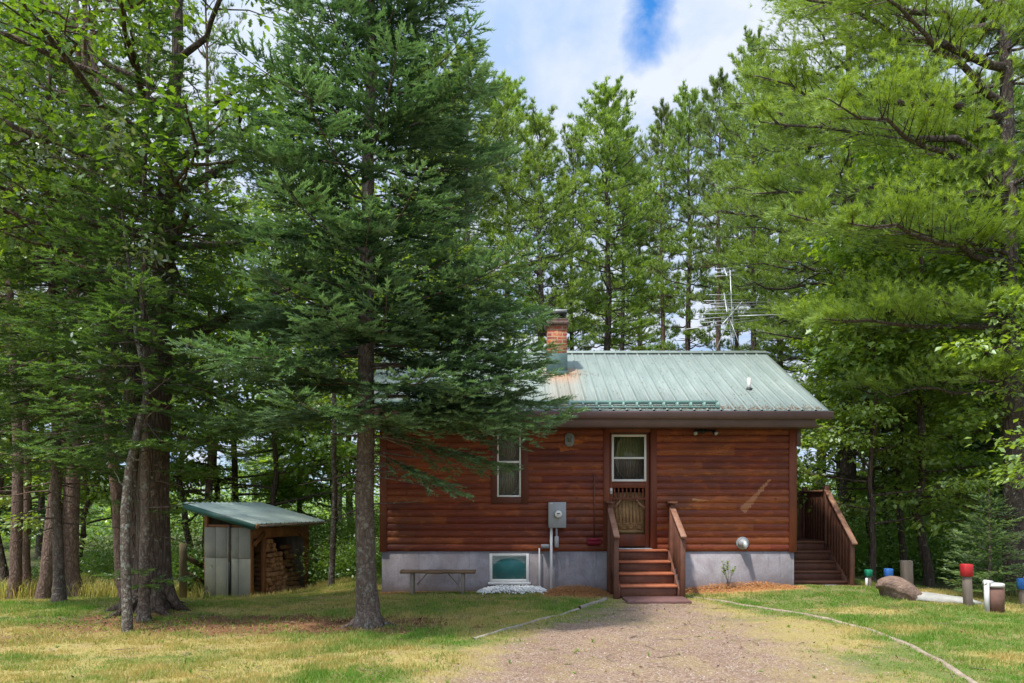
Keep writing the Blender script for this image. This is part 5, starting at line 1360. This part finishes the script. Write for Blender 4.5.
# bare lower trunks in the left background (red pines)
rng = np.random.default_rng(47)
def RP(z): return float(np.interp(z, [6, 9, 13, 17], [1.6, 2.1, 1.7, .4]))
reds = []
wood, fol = pine(rng, 16, .15, 5.5, RP, TM_TUFTL, tuft=.16, per=4, lev=.7, nsec=8, ntip=8, dead=16, sides=10, amp=.06)
redA = tree('red_pine', ground_pos(74, 15.6), wood, fol, 'bark_red', 'redpine', 'thick straight reddish pine trunk at left, nearest to the oak', rng=rng)
rng = np.random.default_rng(48)
wood, fol = pine(rng, 15, .11, 5.5, RP, TM_TUFTL, tuft=.16, per=4, lev=.8, nsec=7, ntip=8, dead=20, sides=9, amp=.07, lean=(.9, .2))
redB = tree('red_pine', ground_pos(43, 15.2), wood, fol, 'bark_red', 'redpine', 'leaning reddish pine trunk beside the thick one at left', rng=rng)
copy_tree(redA, ground_pos(14, 15.6), 2.5, (.72, .72, .95), 'grey straight pine trunk farthest left behind the lawn')
copy_tree(redB, ground_pos(28, 16.6), 4.6, (.7, .7, 1), 'slim pine trunk between the farthest left trunk and the leaning one')
copy_tree(redB, ground_pos(126, 14.0), 3.6, (.9, .9, .95), 'pinkish pine trunk showing between the crooked tree and the oak')
copy_tree(redA, ground_pos(207, 19.0), 1.1, (.62, .62, 1), 'pale trunk behind the left end of the woodshed roof')

# slim pole-like tree between shed and spruce
rng = np.random.default_rng(49)
wood, fol = leafy(rng, 8.5, .055, stump_limbs(rng, 12, 3.0, 8.2, 1.7, .7, (.1, .7)), TM_MAPLE, leaf=.12, sub=6, cl=4, nl=10, sides=8, amp=.015, flare=1.1)
sap = tree('young_maple', ground_pos(331.5, 15.2), wood, fol, 'bark_lichen', 'maple', 'straight thin young maple between the woodshed and the foreground spruce', rng=rng)

# maple variants
mapl = []
for i, (H, r, n, L0, L1) in enumerate(((9.0, .085, 20, 2.3, 1.0), (7.0, .07, 16, 2.2, .9), (10.5, .10, 22, 2.5, 1.0))):
    rng = np.random.default_rng(60+i)
    wood, fol = leafy(rng, H, r, stump_limbs(rng, n, 2.1 if i != 1 else 1.2, H*.97, L0, L1, (.05, .8)), TM_MAPLE if i != 1 else TM_DIA, leaf=.135, sub=8, cl=5, nl=13, sides=9, amp=.05, clr=(.30, .30, .09), flare=1.3, droop=.08, tint=.5)
    mapl.append((wood, fol, rng))
mA = tree('maple_tree', ground_pos(929, 15.0), *mapl[0][:2], 'bark_oak', 'maple', 'slender maple with bright leaves behind the boulder and stone slab', rng=mapl[0][2])
mB = tree('maple_tree', ground_pos(838, 19.5), *mapl[1][:2], 'bark_oak', 'maple', 'low spreading maple filling the gap just beyond the side deck', rng=mapl[1][2])
mC = tree('maple_tree', ground_pos(240, 21.5), *mapl[2][:2], 'bark_oak', 'maple', 'bright sunlit maple behind the middle of the woodshed', rng=mapl[2][2])
for (src, px, d, rz, s, lab) in ((mA, 873, 16.6, 1.3, .82, 'maple stem behind the blue box post left of the timber post'), (mB, 872, 14.3, .2, .80, 'bright low maple at the wood edge just right of the side deck'), (mC, 905, 15.9, 4.2, .68, 'bright maple at the wood edge above the boulder'), (mB, 890, 17.8, 2.6, 1.0, 'bushy maple directly behind the thick timber post'),
                                 (mC, 868, 21.0, .5, .9, 'maple behind the green box post'), (mA, 1003, 19.5, 4.1, .95, 'maple deep in shade right of the young spruce tip'), (mB, 1050, 12.6, 2.2, .95, 'leafy maple at the right edge of the picture'),
                                 (mC, 960, 24, 3.3, 1.1, 'tall maple far behind the red box post'), (mB, 915, 22.5, 5.3, 1.1, 'maple in the deep woods behind the slender maple'),
                                 (mA, 330, 20.5, 3.1, 1.05, 'maple behind the thin young maple left of the spruce'), (mB, 385, 20.5, .3, 1.2, 'sunlit bushy maple just left of the cabin wall'), (mB, 275, 19.2, 4.0, 1.15, 'bushy maple behind the opening of the woodshed'),
                                 (mC, 120, 21.0, 5.5, .95, 'maple behind the oak trunks'), (mA, 5, 18.2, .8, 1.0, 'maple at the far left edge of the lawn'), (mB, 190, 18.6, 1.9, 1.1, 'bushy maple behind the fence and woodshed corner'),
                                 (mC, 352, 27, 4.4, 1.25, 'tall bright maple far behind the spruce trunk'), (mA, 60, 21.5, 2.8, 1.1, 'maple behind the thick reddish pine trunk at left'), (mB, 215, 19.8, .9, 1.25, 'bushy maple directly behind the woodshed roof'),
                                 (mB, 80, 18.0, 4.9, .9, 'low maple in the grass between the reddish pines and the oak'), (mC, 425, 25, 2.0, 1.1, 'maple behind the left end of the cabin')):
    copy_tree(src, ground_pos(px, d), rz, s, lab)

# white pines behind the cabin ----------------------------------------------
pv = []
def Rw(H, z0, R): return lambda z: float(np.interp(z, [z0, z0+(H-z0)*.35, z0+(H-z0)*.75, H], [R*.8, R, R*.62, .25]))
for i, (H, z0, R, mt) in enumerate(((18, 8.2, 2.3, 'pine'), (17, 6.2, 2.2, 'pine'), (18, 9.5, 1.9, 'redpine'), (16, 7.0, 2.1, 'pine'))):
    rng = np.random.default_rng(70+i)
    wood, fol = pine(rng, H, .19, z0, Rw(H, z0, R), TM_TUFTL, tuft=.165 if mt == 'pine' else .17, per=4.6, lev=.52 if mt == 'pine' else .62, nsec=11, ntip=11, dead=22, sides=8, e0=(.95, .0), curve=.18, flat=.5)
    pv.append((wood, fol, rng, mt))
BR = 'bark_pine'
bp = []
bp.append(tree('white_pine', ground_pos(600, 26), *pv[0][:2], BR, 'pine', 'white pine with two toned crown right above the cabin ridge, right of the chimney', rng=pv[0][2]))
bp.append(tree('white_pine', ground_pos(540, 23), *pv[1][:2], BR, 'pine', 'bright yellow green pine directly behind the chimney', rng=pv[1][2]))
bp.append(tree('red_pine', ground_pos(717, 27.5), *pv[2][:2], 'bark_red', 'redpine', 'open red pine with pinkish trunk behind the antenna', rng=pv[2][2]))
bp.append(tree('white_pine', ground_pos(690, 30), *pv[3][:2], BR, 'pine', 'dense pine left behind the antenna', rng=pv[3][2]))
def hs(px, d, top, src_H): # scale so that the top reaches a pixel row
    return (Z(top, d)-gzs(X(px, d), d))/src_H
HH = (18, 17, 18, 16)
for (k, px, d, top, rz, lab) in ((0, 504, 27, 84, 1.2, 'pine standing between the foreground spruce top and the chimney pine'), (2, 663, 32, 112, 2.2, 'dark pine in the gap left of the antenna'),
        (3, 622, 33, 135, .8, 'narrow pine behind and right of the two toned pine'), (0, 757, 24, 48, 3.9, 'tall pine with thick dark trunk at the right end of the roof'), (3, 783, 29, 85, 5.0, 'pine just right of the tall one at the roof end'),
        (1, 737, 34, 130, 2.7, 'pine far behind the antenna mast'), (1, 572, 28, 138, 4.4, 'slim pine between the chimney pine and the two toned pine'), (0, 465, 24, 60, 5.2, 'pine behind the right flank of the foreground spruce'),
        (3, 430, 29, 60, 3.3, 'pine behind the foreground spruce'), (1, 640, 42, 175, 1.9, 'small distant pine in the gap over the middle of the ridge')):
    src = bp[k]
    s = hs(px, d, top, HH[k]); wd = .72 if px in (663, 783, 737, 757, 622, 572) else 1.; copy_tree(src, ground_pos(px, d), rz, (s*wd, s*wd, s), lab)
s = hs(600, 26, 93, 18); bp[0].scale = (s,)*3
s = hs(540, 23, 122, 17); bp[1].scale = (s,)*3
s = hs(717, 27.5, 84, 18); bp[2].scale = (s*.72, s*.72, s)
s = hs(690, 30, 98, 16); bp[3].scale = (s*.75, s*.75, s)

# big white pine at right whose limbs hang in front of the woods ------------
rng = np.random.default_rng(80)
wood = MB(); H = 15; p, r = make_trunk(wood, rng, H, .165, .03, (-.1, .1), 14, .03, 1.3, 14, 4); fol = Fol(TM_TUFT)
z = 3.6
while z < H-1:
    for k in range(3):
        az = rng.uniform(0, 2*PI); L = rng.uniform(1.6, 2.8)*(1-.3*(z-3.6)/11)
        pine_branch(fol, wood, rng, at_h(p, z), az, L, rng.uniform(-.1, .2), .05, .125, 16, 20, rng.uniform(.3, .8), .017, .35, 6, .25)
    z += .62
for (h, az, L, e, c) in ((4.7, 3.35, 3.6, .05, -.02), (5.2, 3.0, 3.4, .0, .0), (6.0, 3.6, 3.9, .02, .0), (6.4, 3.25, 4.2, .0, .05), (7.1, 3.05, 4.4, .12, .02), (7.3, 3.55, 4.2, .16, .02), (8.0, 3.3, 4.3, .1, .05), (8.6, 3.0, 4.4, .15, .05), (8.8, 3.7, 4.2, .2, 0), (9.5, 3.35, 4.6, .12, .05), (10.3, 3.1, 4.4, .15, .05), (10.6, 3.6, 4.2, .1, .05)):
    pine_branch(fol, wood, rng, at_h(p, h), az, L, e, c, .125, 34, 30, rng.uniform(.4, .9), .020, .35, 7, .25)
bigp = tree('white_pine', ground_pos(1017, 13.2), wood, fol, 'bark_pine', 'pine', 'huge white pine at the right edge with long limbs sweeping left', rng=rng)
# second one behind it, trunk right of the side deck
rng = np.random.default_rng(81)
wood, fol = pine(rng, 17, .19, 5.6, lambda z: float(np.interp(z, [5.6, 8, 13, 17], [2.6, 3.0, 2.6, .8])), TM_TUFT, tuft=.13, per=5, lev=.55, nsec=16, ntip=14, dead=14, sides=12, e0=(.5, -.02), curve=.08)
pB = tree('white_pine', ground_pos(843, 18.5), wood, fol, 'bark_pine', 'pine', 'tall white pine whose trunk rises beside the side deck', rng=rng)
copy_tree(pB, ground_pos(965, 24.0), 2.0, .9, 'white pine in the shade behind the slender maple')
copy_tree(pB, ground_pos(905, 27.0), 4.0, 1.0, 'white pine far behind the timber post')
copy_tree(pB, ground_pos(815, 29.0), 5.1, 1.0, 'white pine beyond the right end of the roof')
copy_tree(pB, ground_pos(1060, 22.0), .7, 1.0, 'white pine just beyond the right edge')

# young spruce at right
rng = np.random.default_rng(50)
wood, fol = conifer('spruce', rng, 1.85, .028, .12, lambda z: float(np.interp(z, [.1, .4, 1.0, 1.5, 1.85], [.66, .66, .46, .20, .04])), None, None, sec=.075, twig=.052, per=6, lev=.17, e0=(.55, .15), droop=.12, up=.08, tm=TM_SP, dens=.8, sides=7, flare=1.2, bsides=3, amp=.004, azjit=.12, jitL=.12)
tree('young_spruce', ground_pos(990, 12.4), wood, fol, 'bark_spruce', 'young', 'small pale green young spruce behind the capped pipe', rng=rng)

# wood fill: rows deeper in the forest on all sides
rng = np.random.default_rng(90)
srcs = [(bp[0], 'white pine deep in the woods around the clearing', 'white pines deep in the woods'), (bp[3], 'dense pine deep in the woods around the clearing', 'dense pines deep in the woods'), (firC, 'fir deep in the woods around the clearing', 'firs deep in the woods'), (mC, 'maple deep in the woods around the clearing', 'maples deep in the woods'), (pB, 'big pine deep in the woods around the clearing', 'big pines deep in the woods')]
n = 0
pts = []
while n < 14:
    d = rng.uniform(28, 60); px = rng.uniform(-130, 1150)
    if 380 < px < 850: continue
    x = X(px, d)
    if any((x-a)**2+(d-b)**2 < 5 for a, b in pts): continue
    pts.append((x, d)); mid = 470 < px < 800
    k = rng.choice([0, 1, 2, 4]) if mid else rng.choice([0, 1, 2, 2, 3, 3, 3, 4])
    s = rng.uniform(.6, .95)
    src, lab, grp = srcs[k]; s0 = src.scale[0]
    copy_tree(src, (x, d, gzs(x, d)), rng.uniform(0, 6.3), (s, s, s), lab, grp); n += 1
# a few trees beside and behind the camera's sides, for shade and side views
for (x, y, k, s) in ((-17, 22, 0, .9), (13, 14, 1, .9), (12, 18, 2, 1), (14, 20, 3, 1), (-15, 21, 3, 1)):
    src, lab, grp = srcs[k]; copy_tree(src, (x, y, gzs(x, y)), rng.uniform(0, 6), s, lab, grp)

# undergrowth and far woods ---------------------------------------------------
def thicket(name, boxes, n_cl, nl, leaf, tm, m, label, seed, clr=.3, hfun=None):
    rng = np.random.default_rng(seed); fol = Fol(tm)
    for (x0, x1, y0, y1, z1, share) in boxes:
        k = int(n_cl*share); cx = rng.uniform(x0, x1, k); cy = rng.uniform(y0, y1, k)
        top = z1*(.45+.85*fbm(cx*.55+seed, cy*.55, 3)); cz = gz(cx, cy)+top*rng.random(k)**.8
        tn = rng.uniform(.15, .85, k)
        ps = np.repeat(np.stack([cx, cy, cz], -1), nl, 0)+rng.normal(0, 1, (k*nl, 3))*np.array((clr, clr, clr*.5))
        g = gz(ps[:, 0], ps[:, 1]); ps[:, 2] = np.maximum(ps[:, 2], g+.03)
        dd = rng.normal(0, 1, (k*nl, 3))*np.array((1, 1, .5))+(0, 0, -.2)
        fol.add(ps, dd, np.tile((0, 0, 1.), (k*nl, 1))+rng.normal(0, .45, (k*nl, 3)), leaf*rng.uniform(.6, 1.2, k*nl), np.clip(np.repeat(tn, nl)+rng.normal(0, .2, k*nl), 0, 1))
    tag(link(name, fol.mesh(name, m, rng)), label, 'undergrowth', kind='stuff')
thicket('undergrowth', [(-11.5, -7.6, 17.4, 20, 1.0, .16), (-7.6, -2.6, 18.3, 21.5, 1.7, .34), (-4.4, -2.7, 16.6, 18.5, 1.0, .12), (-13, -2.7, 21, 26, 2.4, .26), (-8.0, -6.9, 16.2, 17.6, .9, .06)], 2600, 26, .085, TM_DIA, 'shrub', 'leafy shrubs and saplings along the forest edge behind the woodshed', 301)
thicket('undergrowth', [(6.8, 11.5, 16.0, 20, 1.5, .36), (9.6, 13.5, 13.6, 17, .9, .20), (6.8, 16, 20, 26, 2.6, .5)], 3200, 24, .085, TM_DIA, 'shrub', 'shady undergrowth along the forest edge on the right', 302)
thicket('far_woods', [(-70, 70, 46, 70, 3.6, .7), (-60, -20, 30, 44, 3, .15), (20, 60, 30, 44, 3, .15)], 8000, 22, .30, TM_DIA, 'shrub', 'dense far woods closing off the view between the trunks', 303, clr=.9)

# dry tall grass at the left edge, ferns
def tall_grass():
    rng = np.random.default_rng(310); n = 9000
    x = np.concatenate([rng.uniform(-11, -6.6, n), rng.normal(-7.15, .3, 900), rng.uniform(8.5, 12, 2500)]); y = np.concatenate([rng.uniform(15.4, 17.6, n), rng.normal(15.4, .2, 900), rng.uniform(12.9, 14.2, 2500)])
    k = fbm(x*1.6, y*1.6, 2) > .45; x, y = x[k], y[k]; n = len(x)
    z = gz(x, y); h = rng.uniform(.2, .55, n)*np.where(x > 0, .5, 1); a = rng.uniform(0, 2*PI, n); w = rng.uniform(.005, .010, n); la = rng.uniform(0, 2*PI, n); le = rng.uniform(.1, .8, n)
    b = np.stack([x, y, z], -1); s = np.stack([np.cos(a)*w, np.sin(a)*w, 0*w], -1); d1 = np.stack([np.cos(la)*le*.35*h, np.sin(la)*le*.35*h, .65*h], -1); d2 = np.stack([np.cos(la)*le*h, np.sin(la)*le*h, h*(1-.3*le)], -1)
    V = np.stack([b-s, b+s, b+d1+s*.7, b+d1-s*.7, b+d2], 1); i = np.arange(n)[:, None]*5
    me = mesh_from('tall_grass', V.reshape(-1, 3), [i+np.array([[0, 1, 2, 3]]), i+np.array([[3, 2, 4]])], M['grass'], tint=np.repeat(np.clip(rng.normal(.75, .3, n), 0, 1), 5))
    tag(link('tall_grass', me), 'tall straw coloured grass at the wood edge', 'grass', kind='stuff')
tall_grass()
# weed by the wall right of the steps
rng = np.random.default_rng(311); wood = MB(); fol = Fol(TM_OVAL); wx = X(729, 12.98)
for k in range(7):
    h = rng.uniform(.22, .5); a = rng.uniform(0, 6.3); q = np.array([(0, 0, 0), (math.cos(a)*.05, math.sin(a)*.03, h*.5), (math.cos(a)*.13, math.sin(a)*.05, h)]); wood.tube(q, [.004, .003, .001], 4, cap=False)
    for j in range(22):
        t = rng.uniform(.25, 1); c = q[1]*(1-t)*1.0+q[2]*t; b2 = rng.uniform(0, 6.3); fol.add(c, (math.cos(b2), math.sin(b2)*.6, .4), (0, 0, 1.), rng.uniform(.035, .07), rng.uniform(.3, 1))
o = empty('weed', (wx, 12.98, gzs(wx, 12.98)+.05), 'wispy green weed growing against the foundation right of the steps', 'plant')
wood.build('stem', 'bark_lichen', o); link('leaves', fol.mesh('leaves', 'shrub', rng), o)

# ------------------------------------------------------------------ sky, sun, camera
SUN_EL = math.radians(65); SUN_AZ = math.radians(-134)      # azimuth of the sun from +Y, clockwise seen from above
w = bpy.data.worlds.new('World'); sc.world = w; w.use_nodes = True
nt = w.node_tree; nt.nodes.clear(); nb = NB(nt)
out = nt.nodes.new('ShaderNodeOutputWorld'); bg = nt.nodes.new('ShaderNodeBackground')
sky = nt.nodes.new('ShaderNodeTexSky'); sky.sky_type = 'NISHITA'; sky.sun_disc = False
sky.sun_elevation = SUN_EL; sky.sun_rotation = SUN_AZ; sky.air_density = 1.0; sky.dust_density = .6; sky.ozone_density = 2
dirv = nb.coord('Generated')
sep = nb.n('SeparateXYZ'); nb.l(dirv, sep.inputs[0])
# project the view direction on a cloud layer
zc_ = nb.math('MAXIMUM', sep.outputs[2], .06)
cv = nb.n('CombineXYZ'); nb.l(nb.math('DIVIDE', sep.outputs[0], zc_), cv.inputs[0]); nb.l(nb.math('DIVIDE', sep.outputs[1], zc_), cv.inputs[1])
n1 = nb.noise(cv.outputs[0], 1.1, 8, .58, .35)
v2 = nb.n('VectorMath'); v2.operation = 'ADD'; nb.l(cv.outputs[0], v2.inputs[0]); v2.inputs[1].default_value = (7.3, 2.9, 0)
n2 = nb.noise(v2.outputs[0], 1.5, 10, .6, .5)
# clear hole
hx, hy, hz = (650-512)/F, 1., (503-14)/F
hx2, hy2 = hx/hz, hy/hz
vd = nb.n('VectorMath'); vd.operation = 'DISTANCE'; sq = nb.scalev(dirv, 1.7, 1, .8); nb.l(sq, vd.inputs[0]); hn = math.sqrt(hx*hx+hy*hy+hz*hz); vd.inputs[1].default_value = (hx/hn*1.7, hy/hn, hz/hn*.8+.012)
hole = nb.ramp(nb.math('ADD', nb.math('MULTIPLY', vd.outputs['Value'], 1.5), nb.math('MULTIPLY', nb.math('SUBTRACT', nb.noise(dirv, 13., 9, .6, .6), .5), .16)), [(.025, 1.), (.090, 0.)])
thin = nb.ramp(n1, [(.54, 0.), (.70, 1.)])
clear = nb.math('MAXIMUM', hole, nb.math('MULTIPLY', thin, .55), clamp=True)
cloudc = nb.mix(nb.ramp(n2, [(.38, 0.), (.60, 1.)]), (2.7, 3.7, 5.5), (4.7, 5.05, 5.8))
skc = nb.mix(1., sky.outputs[0], (.35, 1.0, 1.5), 'MULTIPLY')
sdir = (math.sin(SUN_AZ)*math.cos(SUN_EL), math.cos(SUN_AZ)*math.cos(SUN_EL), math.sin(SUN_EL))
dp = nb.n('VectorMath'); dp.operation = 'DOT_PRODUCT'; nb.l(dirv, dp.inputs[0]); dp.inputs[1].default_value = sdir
glow = nb.math('POWER', nb.math('MAXIMUM', dp.outputs['Value'], 0.), 3.)  # added brightening of the unseen sun-side clouds, to lift the fill light
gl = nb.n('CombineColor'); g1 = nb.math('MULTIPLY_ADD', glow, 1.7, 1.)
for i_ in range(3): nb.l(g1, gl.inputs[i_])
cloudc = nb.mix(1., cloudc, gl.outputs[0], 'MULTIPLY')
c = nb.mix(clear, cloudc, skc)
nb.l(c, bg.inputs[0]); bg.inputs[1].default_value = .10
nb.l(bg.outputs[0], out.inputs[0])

ld = bpy.data.lights.new('sun', 'SUN'); ld.energy = 3.1; ld.angle = math.radians(3.0); ld.color = (1, .95, .86)
lo = bpy.data.objects.new('sun', ld); col.objects.link(lo)
sd = Vector((math.sin(SUN_AZ)*math.cos(SUN_EL), math.cos(SUN_AZ)*math.cos(SUN_EL), math.sin(SUN_EL)))
lo.rotation_euler = sd.to_track_quat('Z', 'Y').to_euler()

cd = bpy.data.cameras.new('camera'); cam = bpy.data.objects.new('camera', cd); col.objects.link(cam)
cd.sensor_width = 36; cd.sensor_fit = 'HORIZONTAL'; cd.lens = F/1024*36
cd.shift_y = (HY-341.5)/1024; cd.clip_end = 2000; cd.clip_start = .05
cam.location = (0, 0, EYE); cam.rotation_euler = (PI/2, 0, 0)
sc.camera = cam
sc.view_settings.view_transform = 'Standard'; sc.view_settings.look = 'None'; sc.view_settings.gamma = 1; sc.view_settings.use_curve_mapping = False
sc.view_settings.exposure = .86
sc.cycles.max_bounces = 5; sc.cycles.diffuse_bounces = 3; sc.cycles.glossy_bounces = 2; sc.cycles.transmission_bounces = 3; sc.cycles.transparent_max_bounces = 6
sc.cycles.caustics_reflective = False; sc.cycles.caustics_refractive = False
